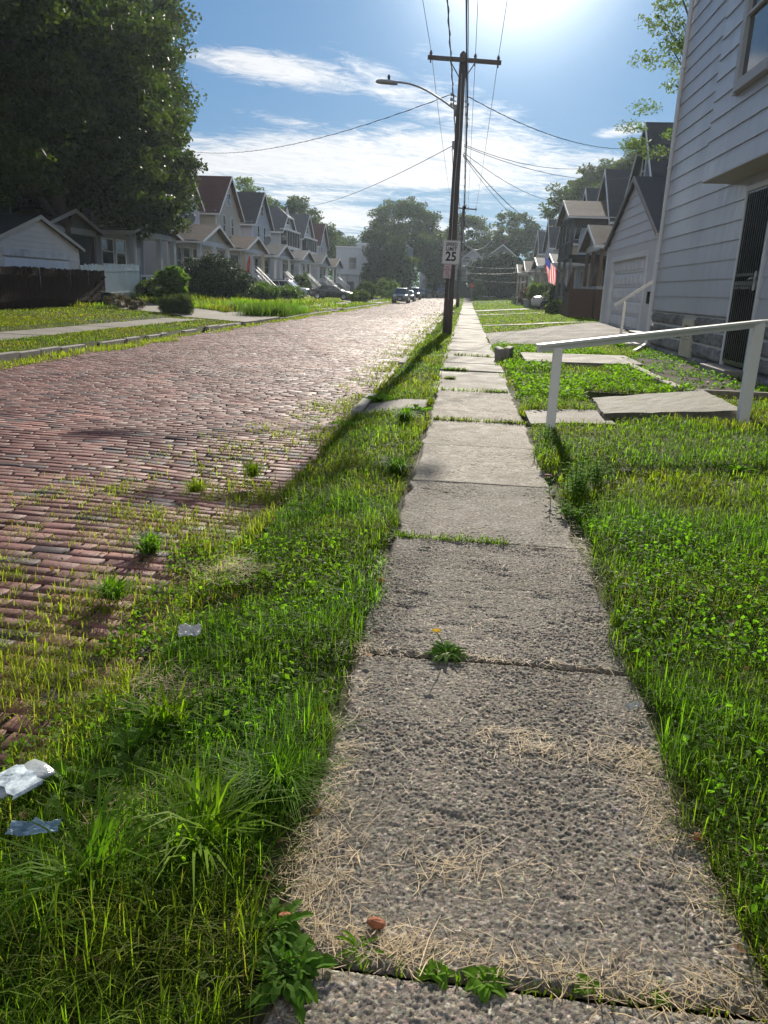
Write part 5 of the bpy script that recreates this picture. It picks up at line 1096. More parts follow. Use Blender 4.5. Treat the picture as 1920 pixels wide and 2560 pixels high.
tree('maple_tree', 'huge dark maple overhanging the left houses and garage', -23.0, 43.5, .3, [(0, 0, 11.5, 6.2, 7.0, 6.8), (1.0, 6.0, 9.6, 3.6, 4.4, 4.8), (0, -8, 12, 5.6, 7.2, 7), (-1, 2.5, 15.2, 5, 6.5, 5.2), (2.0, 9.6, 7.0, 2.0, 3.2, 1.4), (2.2, -8.5, 6.7, 2.4, 3, 1.8), (2.6, 3.5, 6.6, 2.4, 3.6, 1.9), (0, -14, 13, 5, 6, 6), (2.6, 7.6, 5.9, 1.7, 3.2, 1.6), (2.0, 3.0, 5.6, 1.8, 3.0, 1.3), (2.6, 10.6, 8.2, 1.8, 2.6, 1.3), (3.0, -10.5, 5.6, 1.4, 2.4, 1.5), (2.9, 6.2, 4.6, 1.5, 2.6, 1.2), (3.0, 9.4, 6.6, 1.5, 2.2, 1.0)], 2500, 84, .82, .26, F_maple, trunk=.48, limbs=40, seed=3, flat=.5, hollow=.45, drop=.5, tvar=.7,
     cut=lambda C: (C[:, 2] > 3.3))
tree('maple_tree', 'second tall dark tree showing above and behind the big maple', -27, 66, .3, [(0, -2, 15, 4, 5, 6.5), (.5, -1.5, 20.5, 3.4, 4, 5), (0, 0, 11, 3, 3.5, 3)], 420, 120, 1.25, .30, F_maple, trunk=.45, limbs=12, seed=5, flat=.6, drop=.4)
# far trees behind the houses and round the end of the street
g_ = 'trees beyond the end of the street'
tree('broadleaf_tree', 'broad leafy tree behind the last houses of the far row', -33, 148, .4, [(0, 0, 11, 6.5, 6, 5.5), (5, 2, 8.5, 4.5, 5, 4.5), (-5, 0, 9, 4.5, 5, 4.5)], 260, 110, 1.3, .42, F_oak, seed=11, group=g_)
tree('broadleaf_tree', 'small twiggy tree top above the black roofed house', -36, 128, .4, [(0, 0, 13, 3.6, 4, 3.6)], 60, 90, 1.0, .36, F_light, seed=12, group=g_)
tree('broadleaf_tree', 'low rounded tree left of the flat roofed building', -26.5, 160, .4, [(0, 0, 7.5, 4.5, 4.5, 4), (-5, 2, 9, 4, 4, 4)], 150, 110, 1.2, .42, F_oak, seed=13, group=g_)
tree('broadleaf_tree', 'largest round crowned tree in the centre at street end', -14.2, 172, .4, [(0, 0, 13.5, 7.2, 6.5, 5.8), (-5, 0, 10.5, 4, 4, 3.6), (5.5, 0, 10, 4.2, 4, 4)], 330, 105, 1.35, .46, F_oak, trunk=.5, limbs=22, seed=14, group=g_, hollow=.55)
tree('broadleaf_tree', 'airy grey green tree behind the utility poles', -.5, 176, .4, [(0, 0, 12, 5.4, 5, 5), (3, 0, 9, 4, 4, 4)], 190, 90, 1.15, .42, F_oak, trunk=.4, limbs=18, seed=15, group=g_, hollow=.5)
tree('broadleaf_tree', 'dense mid tree between the pale building and poles', -6.5, 156, .4, [(0, 0, 6.5, 3.2, 3, 4.5), (-1.5, 0, 9.0, 2.4, 2.4, 2.2)], 150, 110, 1.0, .38, F_oak, trunk=.3, limbs=10, seed=16, group=g_)
tree('cypress_tree', 'tall column of dark cypress against the flat roofed building', -15.8, 143.5, .4, [(0, 0, 3.5, 2.9, 2.9, 4.0), (0, 0, 7.5, 2.1, 2.1, 3.2)], 190, 120, .8, .34, F_fir, trunk=.2, limbs=4, seed=17, flat=1.3, up=0, hollow=.6, drop=-.6, group=g_)
tree('cypress_tree', 'second dark column tree nearest the parked cars', -12.8, 140, .4, [(0, 0, 3.0, 2.4, 2.4, 3.6), (0, 0, 6.6, 1.6, 1.6, 2.8)], 140, 120, .8, .34, F_fir, trunk=.2, limbs=4, seed=18, flat=1.3, up=0, hollow=.6, drop=-.6, group=g_)
tree('broadleaf_tree', 'yellow green sapling leaning past the pale building', -10.9, 141, .4, [(0, 0, 4.5, 1.6, 1.6, 3)], 46, 90, .7, .3, F_light, trunk=.12, limbs=6, seed=19, group=g_)
tree('broadleaf_tree', 'silvery tree over the grey end house roof', 9.2, 170, .4, [(0, 0, 13, 4.6, 4, 4.6), (-3, 0, 10, 3.2, 3, 3.5), (4, 0, 11, 3.4, 3, 4)], 180, 85, 1.2, .44, F_oak, trunk=.4, limbs=20, seed=20, group=g_, hollow=.45)
tree('broadleaf_tree', 'tall tree behind the roofs of the near row', 15.5, 126, .3, [(0, 0, 13.5, 4.6, 6, 4.2), (2.5, -8, 15, 4, 5, 4)], 230, 95, 1.1, .40, F_oak, trunk=.4, limbs=18, seed=21, group=g_, hollow=.45)
tree('broadleaf_tree', 'darker high tree close behind the tall gables', 21, 100, .3, [(0, 0, 15.5, 4.4, 5, 4.2), (-3, 2, 12.5, 3.5, 4, 3)], 220, 95, 1.1, .36, F_oak, trunk=.4, limbs=14, seed=22, group=g_)
tree('broadleaf_tree', 'low distant tree over the rooftops by the grey end house', 1.5, 190, .4, [(0, 0, 7, 6, 4, 4)], 110, 90, 1.2, .42, F_light, seed=24, group=g_)
# distant wooded mass closing the street
V, F, T = [], [], []
rg = np.random.default_rng(31); n = 46000; cc = np.stack([rg.uniform(-150, 130, 900), rg.uniform(205, 260, 900), rg.uniform(1, 8.5, 900)], -1); id_ = rg.integers(0, 900, n); P = cc[id_] + rg.normal(0, 1.6, (n, 3)) * np.array([1.2, 1.2, .8]); P[:, 2] = np.abs(P[:, 2]); rng = rg
V, F = leafquads(P, .8, .2); fast('woods', V, [F], F_oak, None, np.repeat((.7 + .5 * rg.random(900))[id_], 4)[:, None] * np.ones((1, 3))); tag(bpy.data.objects['woods'], 'distant line of trees closing off the far end of the street', 'woods', None, 'stuff')
rng = np.random.default_rng(8)
# honey locust boughs behind the near house (tree stands behind it)
tree('locust_tree', 'pale leafy tree whose boughs reach past the white house corner', 10.4, 33.5, .2, [(-1.5, -1, 11.6, 3.3, 2.6, 2.4), (-2.2, -2.3, 9.4, 2.3, 2.0, 1.5), (-2.7, -3, 12.6, 2.2, 1.8, 1.4), (-2.6, 4, 8.3, 2.0, 2.0, 1.1), (2, 2, 12, 4, 4, 3)], 230, 120, .62, .135, F_light, trunk=.28, limbs=26, seed=41, flat=.38, asp=.42, drop=.55, up=.15, hollow=.3)

# bushes and shrubs
def bush(name, label, x, y, r, m, n=60, per=120, cs=.3, leaf=.12, seed=1, group=None, z=None, stem=True, up=.3, flat=.8, asp=.6, drop=0.0):
    z = zb(x, y) if z is None else z
    return tree(name, label, x, y, z, [(0, 0, r[2] * .52, r[0], r[1], r[2] * .52)], n, per, cs, leaf, m, trunk=.05, limbs=8, seed=seed, group=group, cat='bush', up=up, flat=flat, hollow=.7, asp=asp, drop=drop)
bush('round_bush', 'big dense nearly black rounded bush before the tan roofed porch', -19.0, 58.8, (2.1, 4.6, 2.75), F_dark, 420, 90, .42, .13, 51)
bush('leafy_shrub', 'bright yellow green shrub catching the sun beside the porch', -17.9, 46.4, (.8, 1.2, 1.9), F_yel, 60, 60, .32, .24, 52, up=.9)
bush('wispy_shrub', 'grey green wispy broom bush at the driveway edge', -12.9, 34.2, (.6, .75, .62), fol('wispy_green', (.07, .10, .05), .3), 110, 110, .20, .13, 53, asp=.12, drop=-1.2, flat=1.2)
bush('dry_shrub', 'small dry brownish shrub beside the driveway', -15.7, 36.2, (.45, .5, .5), fol('dry_grey_twigs', (.10, .085, .06), .2), 26, 90, .14, .09, 54, asp=.15, drop=-1)
bush('dry_shrub', 'little brown weed tuft near the brown fence end', -16.9, 37.0, (.55, .8, .6), fol('dry_grey_twigs', (.10, .085, .06), .2), 34, 90, .15, .09, 55, asp=.15, drop=-1)
bush('weed_clump', 'tall feathery weeds before the dark sedan nose', -11.0, 81.0, (1.0, 1.8, 1.0), F_oak, 60, 90, .35, .16, 58, asp=.25, drop=-1)
bush('leafy_shrub', 'yellow green hedge weeds below the blue grey porch', -17.6, 66.5, (1.2, 3.4, 1.25), F_yel2, 110, 80, .36, .17, 59)
bush('leafy_shrub', 'sprawling shrub row before the black roofed house', -17.0, 74.5, (1.1, 3.8, 1.05), F_yel2, 100, 80, .36, .17, 60)
bush('leafy_shrub', 'climbing shrub on the white house porch steps', -19.3, 92, (1.0, 1.8, 2.3), F_oak, 50, 80, .36, .17, 61)
bush('leafy_shrub', 'conical shrub past the dark sedan', -12.4, 98, (1.2, 1.4, 2.1), F_oak, 70, 90, .34, .15, 62)
bush('leafy_shrub', 'yellowish shrub left of the parked suv', -11.2, 112, (1.6, 2.2, 2.4), F_light, 80, 80, .4, .2, 63)
bush('leafy_shrub', 'rounded grey green shrub by the white planter', 6.3, 68.5, (1.1, 1.5, 2.0), F_light, 80, 100, .32, .14, 64)
bush('leafy_shrub', 'darker shrub behind the white car rear', 7.1, 62.6, (.9, 1.1, 1.9), F_oak, 60, 90, .3, .13, 65)
bush('leafy_shrub', 'bright low leafy plant at the foot of the brown stair', 5.9, 52.2, (.6, 1.0, .7), F_yel, 34, 60, .2, .2, 66, up=1)
bush('leafy_shrub', 'green plant behind the brown stair rails', 7.3, 49.2, (.5, 1.2, 1.4), F_yel, 40, 60, .22, .2, 67)
bush('flowering_shrub', 'dark flowering shrub with reddish tint down the near row', 6.2, 84, (.8, 1.4, 1.6), fol('reddish_leaves', (.12, .07, .045), .3), 50, 80, .3, .15, 68)
bush('potted_plant', 'small potted plant outline before the flowering shrub', 5.4, 87.0, (.4, .5, .8), F_oak, 20, 70, .2, .12, 69)
bush('round_bush', 'black overgrown bush mass before the grey end house', 5.0, 134, (4.6, 3.5, 6.6), F_dark, 330, 100, .8, .32, 70)
bush('round_bush', 'pale tangled shrub at the far sidewalk end', 1.7, 127, (1.0, 1.3, 2.9), F_light, 70, 90, .38, .2, 71)
bush('leafy_shrub', 'low green weeds under the skirting window', -19.9, 49.0, (.8, 2.0, 1.0), F_oak, 60, 80, .28, .15, 72)
pl = MB().box(-.5, .5, -.6, .6, -.1, .62).box(-.56, .56, -.66, .66, .62, .70).ob('planter', mat('pale_planter_block', (.42, .42, .42), .85, .1, 3, .3, 30), bevel=.02); pl.location = (5.6, 70.5, zb(5.6, 70.5)); tag(pl, 'white block planter at the edge of the lawns', 'planter')

# ------------------------------------------------------------------ grass, weeds, straw
def blades(P, h, wd, lean, az_, col, curl=1.0):
    """ribbons bent over by gravity: 3 pairs of points and a tip"""
    n = len(P); d = np.stack([np.cos(az_), np.sin(az_), np.zeros(n)], -1); s = np.stack([-np.sin(az_), np.cos(az_), np.zeros(n)], -1); h = h[:, None]; wd = wd[:, None]; lean = lean[:, None]
    up = np.array([[0, 0, 1.0]]); lv = []
    for q, wq in ((0, .8), (.4, 1.0), (.75, .7)):
        c = P + up * h * (q - .33 * curl * lean * q * q) + d * h * lean * (q ** 1.7); lv += [c - s * wd * wq * .5, c + s * wd * wq * .5]
    lv.append(P + up * h * (1 - .5 * curl * lean) + d * h * lean * 1.12)
    V = np.stack(lv, 1).reshape(-1, 3); k = np.arange(n)[:, None] * 7
    Q = np.concatenate([np.concatenate([k, k + 1, k + 3, k + 2], 1), np.concatenate([k + 2, k + 3, k + 5, k + 4], 1)]); Tt = np.concatenate([k + 4, k + 5, k + 6], 1)
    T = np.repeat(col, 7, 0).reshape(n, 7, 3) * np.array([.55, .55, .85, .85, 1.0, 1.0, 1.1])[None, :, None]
    return V, Q, Tt, T.reshape(-1, 3)
class Acc:
    def __init__(s): s.V = []; s.Q = []; s.T3 = []; s.C = []; s.o = 0
    def add(s, V, Q, T3, C): s.V.append(V); s.Q.append(Q + s.o); s.T3.append(T3 + s.o); s.C.append(C); s.o += len(V)
    def build(s, name, m, par=None):
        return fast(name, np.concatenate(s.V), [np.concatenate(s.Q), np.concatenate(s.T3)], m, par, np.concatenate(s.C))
def verge_edge(y): return -0.37 + 0.11 * (vn(y * 2.3, y * 0 + 3, 31) - .5) + .05 * (vn(y * 9, y * 0, 32) - .5) - .06 * ss(2.6, 1.2, y)
def lawn_edge(y): return 0.80 + 0.16 * (vn(y * 1.9, y * 0 + 9, 33) - .5) + .05 * (vn(y * 8, y * 0, 34) - .5)
def road_edge(y): return -1.36 + .10 * ss(5, 3.2, y) - .45 * ss(2.3, 1.4, y) + .25 * (vn(y * 1.3, y * 0, 35) - .5)
def grassy(x, y):
    g = ((x > road_edge(y)) & (x < verge_edge(y))) | ((x > lawn_edge(y)) & (x < 60)) | ((x < KL - .1) & (x > -60))
    pv = inpoly(x, y, DRIVEL) | inpoly(x, y, DRIVER) | inpoly(x, y, BED)
    for a, b_, c, d in RECTS: pv |= (x > a + .03) & (x < b_ - .03) & (y > c + .03) & (y < d - .03)
    house_ = ((x > 5.35) & (y < 24)) | ((x > 6.1) & (y < 37)) | ((x > 6.9) & (y > 37)) | ((x < -20.8) & (y > 33)) | ((x < -19.0) & (y < 41)) | ((x > 4.8) & (x < 6.6) & (y > 24) & (y < 26.5))
    return g & ~pv & ~house_
BANDS = [(1.0, 3.2, 9500, .0032, 1.0), (3.2, 6.0, 4300, .0045, 1.0), (6.0, 12, 1700, .0075, 1.0), (12, 25, 470, .014, 1.0), (25, 50, 120, .030, 1.05), (50, 100, 30, .06, 1.2), (100, 150, 9, .10, 1.3)]
def lawn(zone_x, y_lim, hfun, colfun, dens=1.0, sel=None, wmul=1.0):
    A = Acc()
    for y0, y1, dn, wd, hm in BANDS:
        a, b_ = max(y0, y_lim[0]), min(y1, y_lim[1])
        if b_ <= a: continue
        fov = .66 * b_ + .5; x0 = max(zone_x[0], -fov * .95 - .2); x1 = min(zone_x[1], fov * .62 + .4)
        if x1 <= x0: continue
        n = int((x1 - x0) * (b_ - a) * dn * dens); x = rng.uniform(x0, x1, n); y = rng.uniform(a, b_, n)
        k = grassy(x, y) if sel is None else sel(x, y); x, y = x[k], y[k]
        k = rng.random(len(x)) < .45 + .75 * vn(x * 5.5, y * 5.5, 41); x, y = x[k], y[k]; n = len(x)
        if n == 0: continue
        P = np.stack([x, y, (zbase(x, y) - .01)], -1); rd = (x < KR) & (x > KL); P[rd, 2] = zroad(x[rd], y[rd]) - .02
        h = hfun(x, y) * hm * (.45 + .9 * rng.random(n) ** 1.3); ww = wd * wmul * (.6 + .8 * rng.random(n)); lean = np.clip(rng.normal(.66, .36, n), .08, 1.4); az_ = rng.uniform(0, 2 * math.pi, n)
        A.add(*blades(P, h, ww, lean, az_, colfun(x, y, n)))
    return A
m_grass = mat('grass_blades', (.110, .215, .018), .6, .12, .8, tint=True, trans=.62, spec=.12)
m_dry = mat('dry_grass', (.30, .24, .11), .6, .2, 3, tint=True, trans=.3)
def col_lawn(x, y, n):
    p = vn(x * .8, y * .8, 51); q = vn(x * 3, y * 3, 52); c = np.ones((n, 3)) * np.array([1.0, 1.0, 1.0]); c *= (.30 + 1.05 * rng.random(n) ** 1.5)[:, None]
    c[:, 0] *= 1 + .75 * p + .4 * ss(2, 12, y); c[:, 1] *= .95 + .35 * q + .18 * ss(2, 12, y); dry = rng.random(n) < .05 + .06 * p; c[dry] *= np.array([1.5, .95, 2.6]); return c
def h_near(x, y): return np.where(x < 0, .060 + .10 * vn(x * 2.3, y * 2.3, 61) ** 2 + .03 * ss(3.2, 1.6, y), .06 + .08 * vn(x * 1.6, y * 1.6, 62) ** 1.5 + .03 * ss(1.3, .8, x) * (y < 8))
A = lawn((-3.2, -.2), (1.0, 28), h_near, col_lawn, 1.15); o = A.build('grass', m_grass); tag(o, 'lush uneven grass of the near verge between road and sidewalk', 'grass', None, 'stuff')
A = lawn((.6, 5.5), (1.0, 23), h_near, col_lawn, 1.0); o = A.build('grass', m_grass); tag(o, 'sunlit lawn grass right of the sidewalk', 'grass', None, 'stuff')
A = lawn((-1.5, 8), (23, 150), lambda x, y: .07 + 0 * x, col_lawn, 1.2); o = A.build('grass', m_grass); tag(o, 'mown lawns and verge running down the near row', 'grass', None, 'stuff')
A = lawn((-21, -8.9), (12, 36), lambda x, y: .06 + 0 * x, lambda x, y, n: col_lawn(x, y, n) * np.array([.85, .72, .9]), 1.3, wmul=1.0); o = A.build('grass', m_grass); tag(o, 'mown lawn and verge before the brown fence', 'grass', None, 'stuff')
def col_wild(x, y, n):
    c = col_lawn(x, y, n); w_ = vn(x * .5, y * .35, 53) > .5; k = w_ & (rng.random(n) < .45); c[k] *= np.array([1.45, 1.0, 1.7]); return c
A = lawn((-21, -8.9), (36, 150), lambda x, y: .14 + .40 * vn(x * .45, y * .3, 63) ** 1.2 * ss(-8.9, -11, x) * (1 - .65 * ss(58, 72, y)), col_wild, 1.5, wmul=.8); o = A.build('tall_grass', m_grass); tag(o, 'overgrown tall grass of the far yards after the driveway', 'grass', None, 'stuff')
# grass creeping over the bricks from the verge, and along the far kerb
def col_yel(x, y, n):
    c = np.ones((n, 3)) * (.6 + .8 * rng.random(n))[:, None]; c *= np.array([1.75, 1.12, 1.0]); k = rng.random(n) < .35; c[k] *= np.array([1.35, 1.05, 2.6]); return c
def sel_road(x, y):
    reach = np.interp(y, [1, 2.5, 4, 6, 9, 14, 20, 40, 90], [3.4, 3.3, 2.7, 1.8, 1.0, .8, .9, 1.2, 1.4]); d = (KR - x) / reach
    p = np.clip(1.15 - d, 0, 1) ** .7 * ss(.30, .60, vn(x * 3.1, y * 3.1, 71) * .6 + .4 * vn(x * 11, y * 11, 72))
    row = np.abs(((y - 1.0) / .110) % 1 - .5) > .25
    return (d > -.05) & (x > KL) & (rng.random(len(x)) < p * (.15 + .85 * row))
A = lawn((-7, -1.2), (1.0, 60), lambda x, y: .035 + .06 * vn(x * 3, y * 3, 73) + .04 * ss(-2.1, -1.4, x), col_yel, 1.5, sel=sel_road, wmul=1.1)
B = lawn((-10, -8), (12, 100), lambda x, y: .13 + 0 * x, col_yel, 1.6, sel=lambda x, y: (x > KL) & (x < KL + .9 * vn(y * .8, y * 0, 75) + .1) & (rng.random(len(x)) < .6))
if B.o: A.add(np.concatenate(B.V), np.concatenate(B.Q), np.concatenate(B.T3), np.concatenate(B.C))
o = A.build('grass', m_grass); tag(o, 'yellowish grass tufts growing from the joints of the bricks', 'grass', None, 'stuff')
# low broadleaf weeds and clover
def weeds(n, zx, zy, sel, hmax, size, m, label, asp=.7, c0=(1, 1, 1)):
    x = rng.uniform(*zx, n); y = rng.uniform(*zy, n); k = sel(x, y); x, y = x[k], y[k]; n = len(x); z = zbase(x, y); rd = (x < KR) & (x > KL); z[rd] = zroad(x[rd], y[rd]) + .005
    P = np.stack([x, y, z + hmax * rng.random(n) ** 1.3 + .006], -1); V, F = leafquads(P, size, .9, asp); c = np.repeat((.6 + .8 * rng.random(n))[:, None] * np.array([c0]), 4, 0)
    o = fast('undergrowth', V, [F], m, None, c); tag(o, label, 'weeds', None, 'stuff')
m_weed = mat('weed_leaves', (.10, .20, .020), .62, .15, 3, tint=True, trans=.58, spec=.10)
weeds(17000, (.8, 2.6), (1.2, 5.0), lambda x, y: (x > lawn_edge(y) + .02) & (vn(x * 2.2, y * 2.2, 81) + .25 * ss(1.8, .8, x) > .55), .10, .024, m_weed, 'clover and small leaved weeds in the near right lawn')
weeds(26000, (-3.2, -.45), (1.1, 4.5), lambda x, y: (x > road_edge(y) - .35) & (x < verge_edge(y)) & (vn(x * 2.6, y * 2.6, 82) + .2 * ss(-1.1, -2, x) > .55), .06, .024, m_weed, 'broad leaved weeds among the near verge grass', c0=(1.25, 1.1, 1))
weeds(22000, (.9, 3.7), (10.2, 23), lambda x, y: grassy(x, y) & (vn(x * 1.2, y * 1.2, 83) > .42), .13, .055, m_weed, 'leafy weeds in the yard strips by the step slabs', c0=(1.3, 1.15, 1))
weeds(5200, (3.7, 5.3), (12.9, 23), lambda x, y: inpoly(x, y, BED) & (vn(x * 2.3, y * 2.3, 84) > .5), .12, .06, m_weed, 'sparse weeds growing in the bare flower bed')
# bed soil
patch('flower_bed', BED, 'bare dark soil of the flower bed along the foundation', mat('dark_soil', (.055, .040, .028), .95, .4, 6, .8, 40, spec=.1), up=.03, step=.4)
# joint weeds on the sidewalk
A = Acc()
for jy, x0, x1, n, hh in ((1.37, -.3, .75, 170, .035), (4.52, -.36, .35, 520, .06), (6.03, .1, .75, 40, .02), (9.12, -.3, .8, 700, .07), (12.0, -.3, .75, 420, .08), (13.6, -.3, -.1, 140, .07), (15.2, -.35, .1, 300, .08), (18.9, -.2, .7, 200, .08)):
    x = rng.uniform(x0, x1, n); y = jy + rng.normal(0, .012 + jy * .0006, n); k = rng.random(n) < .25 + 1.2 * vn(x * 6, y * 0 + jy, 90); x, y = x[k], y[k]; n2 = len(x)
    A.add(*blades(np.stack([x, y, 0 * x - .005], -1), hh * (.4 + rng.random(n2)), (.003 + .0006 * jy) * (.7 + .6 * rng.random(n2)), np.clip(rng.normal(.6, .3, n2), .1, 1.1), rng.uniform(0, 6.28, n2), col_lawn(x, y, n2)))
o = A.build('joint_grass', m_grass); tag(o, 'grass growing in the joints of the sidewalk slabs', 'grass', None, 'stuff')
# straw: dry clippings lying along the slab edges
def straw(n, cen, label):
    C = np.array(cen); w_ = C[:, 5]; ch = rng.choice(len(C), n, p=w_ / w_.sum()); x = C[ch, 0] + rng.normal(0, 1, n) * C[ch, 2]; y = C[ch, 1] + rng.normal(0, 1, n) * C[ch, 3]
    keep = vn(x * 14, y * 14, 91) + .35 * rng.random(n) > .45; x, y = x[keep], y[keep]; n = len(x)
    a = rng.uniform(0, 6.28, n) ; L = .012 + .035 * rng.random(n) ** 2; L[rng.random(n) < .02] *= 3.2; wd = .0009 + .0010 * rng.random(n); z = .008 + .012 * rng.random(n) + np.where((x < verge_edge(y)) | (x > lawn_edge(y)), .01, 0)
    P = np.stack([x, y, z], -1); d = np.stack([np.cos(a), np.sin(a), rng.normal(0, .14, n)], -1); s = np.stack([-np.sin(a), np.cos(a), 0 * a], -1); b_ = (rng.normal(0, .12, n) * L)[:, None] * s
    L = L[:, None]; wd = wd[:, None]
    V = np.stack([P - d * L, P - d * L + s * wd, P + b_ - s * wd * .3, P + b_ + s * wd, P + d * L, P + d * L + s * wd * .4], 1).reshape(-1, 3); k = np.arange(n)[:, None] * 6
    F = np.concatenate([np.concatenate([k, k + 1, k + 3, k + 2], 1), np.concatenate([k + 2, k + 3, k + 5, k + 4], 1)])
    o = fast('straw', V, [F], mat('dry_straw', (.50, .36, .19), .65, .2, 8, tint=True, trans=.15), None, np.repeat((.55 + .7 * rng.random(n))[:, None] * np.ones((1, 3)), 6, 0)); tag(o, label, 'straw', None, 'stuff')
straw(4300, [(-.33, 2.05, .05, .35, 0, 3), (-.30, 1.6, .07, .16, 0, 3), (-.12, 1.44, .14, .03, 0, 2.0), (.18, 1.42, .28, .025, 0, 2.0), (.62, 1.40, .16, .05, 0, 1.8), (.05, 1.72, .12, .06, 0, 1.2), (.48, 2.32, .14, .05, 0, 1.3), (.26, 2.36, .08, .05, 0, .8), (.68, 2.15, .05, .22, 0, 2.6), (.76, 1.75, .05, .2, 0, .9),
             (.2, 2.0, .4, .5, 0, 1.6), (-.35, 2.95, .1, .04, 0, 1.2), (.25, 2.95, .3, .012, 0, 1.0), (-.36, 3.8, .04, .5, 0, .7), (.79, 4.4, .05, .25, 0, 1.6), (.3, 4.52, .4, .015, 0, .5), (.1, 3.4, .4, .5, 0, .25)], 'dry straw clippings drifted along slab edges and joints')
straw(2600, [(-.95, 2.5, .12, .08, 0, 1), (-1.15, 3.75, .12, .12, 0, 1), (-.8, 1.75, .1, .1, 0, 1), (.95, 1.9, .1, .3, 0, 1.2)], 'dry thatch patches lying in the grass')

# single plants one could point at
def rosette(name, label, x, y, n, L, wd, z=None, m=None, up=.5, flower=None, seed=1, cat='weed', stems=0, group=None, fold=.12, jag=True):
    rs = np.random.default_rng(seed); z = zb(x, y) if z is None else z; o = thing(name, label, cat, (x, y, z), rs.random() * 6, group); b = MB()
    for i in range(n):
        a = 2.4 * i + rs.normal(0, .2); l = L * (.6 + .55 * rs.random()); e = up * (.5 + rs.random()) * (1 - .5 * i / n) ; K = 7
        d = Vector((math.cos(a), math.sin(a), 0)); s = Vector((-math.sin(a), math.cos(a), 0)); vs = []
        for k in range(K + 1):
            q = k / K; c = d * l * q * math.cos(e) + Vector((0, 0, l * (math.sin(e) * q - .75 * math.sin(e) * q * q + .02))); wv = wd * (math.sin(math.pi * min(1, q * .93 + .05)) ** .7) * ((.62 if (k % 2 and jag) else 1.0)) * (.5 + .8 * q if jag else 1)
            vs += [c - s * wv * .5 + Vector((0, 0, wv * fold * 2)), c, c + s * wv * .5 + Vector((0, 0, wv * fold * 2))]
        b.add(vs, [f for k in range(K) for f in ((k * 3, k * 3 + 1, k * 3 + 4, k * 3 + 3), (k * 3 + 1, k * 3 + 2, k * 3 + 5, k * 3 + 4))])
    lo = b.ob('leaves', m or m_leaf1, o)
    if flower:
        fx, fy, fh = flower; MB().tube([(0, 0, 0), (fx * .5, fy * .5, fh * .6), (fx, fy, fh)], .0022, 6).ob('stem', m_leaf1, o)
        f = MB(); 
        for rr, nn, zz in ((.019, 22, .0), (.014, 18, .003), (.008, 12, .006)):
            for i in range(nn): a = i * 6.283 / nn + rr * 90; f.add([(fx, fy, fh + zz), (fx + rr * math.cos(a - .13), fy + rr * math.sin(a - .13), fh + zz + .004), (fx + rr * 1.08 * math.cos(a), fy + rr * 1.08 * math.sin(a), fh + zz + .003), (fx + rr * math.cos(a + .13), fy + rr * math.sin(a + .13), fh + zz + .004)], [(0, 1, 2, 3)])
        f.ob('flower', mat('dandelion_yellow', (.75, .52, .02), .6, .1, 5, trans=.2), o)
    return o
m_leaf1 = mat('dandelion_leaf', (.085, .17, .025), .75, .2, 12, trans=.5, spec=.06); m_leaf2 = mat('bright_weed_leaf', (.15, .27, .035), .75, .2, 12, trans=.58, spec=.05); m_leaf3 = mat('plantain_leaf', (.10, .19, .025), .7, .2, 12, trans=.5, spec=.08)
rosette('dandelion', 'dandelion with one yellow flower in the sidewalk joint', .015, 2.97, 46, .115, .022, z=.0, up=.75, flower=(-.03, .05, .125), seed=2)
rosette('joint_weed', 'small round leaved weed in the nearest joint, left of the pair', .03, 1.375, 14, .055, .024, z=.0, m=m_leaf2, up=.9, seed=3, jag=False)
rosette('joint_weed', 'larger round leaved weed in the nearest joint', .14, 1.37, 18, .06, .026, z=.0, m=m_leaf2, up=.8, seed=4, jag=False)
rosette('joint_weed', 'pale weed sprig right of the larger joint weed', .37, 1.39, 11, .045, .02, z=.0, m=m_leaf2, up=.8, seed=5, jag=False)
rosette('joint_weed', 'lone tiny weed sprig farthest right in the joint', .53, 1.385, 7, .035, .016, z=.0, m=m_leaf2, up=.8, seed=6, jag=False)
rosette('joint_weed', 'thin bladed weed beside the brick fragment', -.15, 1.42, 9, .085, .010, z=.0, m=m_leaf2, up=.9, seed=7, jag=False)
rosette('dandelion', 'dandelion rosette at the verge edge of a grassy joint', -.34, 4.55, 26, .13, .03, up=.6, seed=8)
rosette('broadleaf_weed', 'dark leafy weed mound at the bottom edge of the verge', -.30, 1.32, 90, .13, .034, m=m_leaf1, up=1.15, seed=9)
rosette('broadleaf_weed', 'dense upper weed mound behind the bottom mound', -.36, 1.43, 60, .12, .03, m=m_leaf1, up=1.1, seed=10)
rosette('plantain', 'broad oval leaved plantain beside the crushed bottle', -1.13, 1.96, 16, .17, .055, m=m_leaf3, up=.95, seed=11, jag=False)
rosette('plantain', 'upright plantain with light struck leaves in the verge', -1.02, 2.12, 9, .19, .045, m=m_leaf3, up=1.2, seed=12, jag=False)
rosette('plantain', 'low plantain rosette deeper in the verge weeds', -.95, 1.98, 12, .17, .045, m=m_leaf3, up=.6, seed=13, jag=False)
rosette('broad_weed', 'yellow green serrated weed at right lawn edge', .86, 2.36, 16, .13, .045, m=m_leaf2, up=.8, seed=14)
rosette('broad_weed', 'big rough leaved weed growing at the small crossing piece', -.52, 9.55, 34, .26, .07, m=m_leaf2, up=1.1, seed=15)
rosette('burdock', 'round leaved burdock at the kerb by the crossing piece', -1.15, 10.9, 14, .26, .13, m=m_leaf2, up=1.0, seed=16, jag=False)
rosette('broad_weed', 'bright weed in the verge near the crossing piece', -1.35, 8.9, 20, .22, .05, m=m_leaf2, up=1.0, seed=17)
rosette('broad_weed', 'dark tongue leaved weed in the middle of the lawn', 2.35, 5.0, 16, .17, .055, m=m_leaf3, up=.9, seed=18, jag=False)
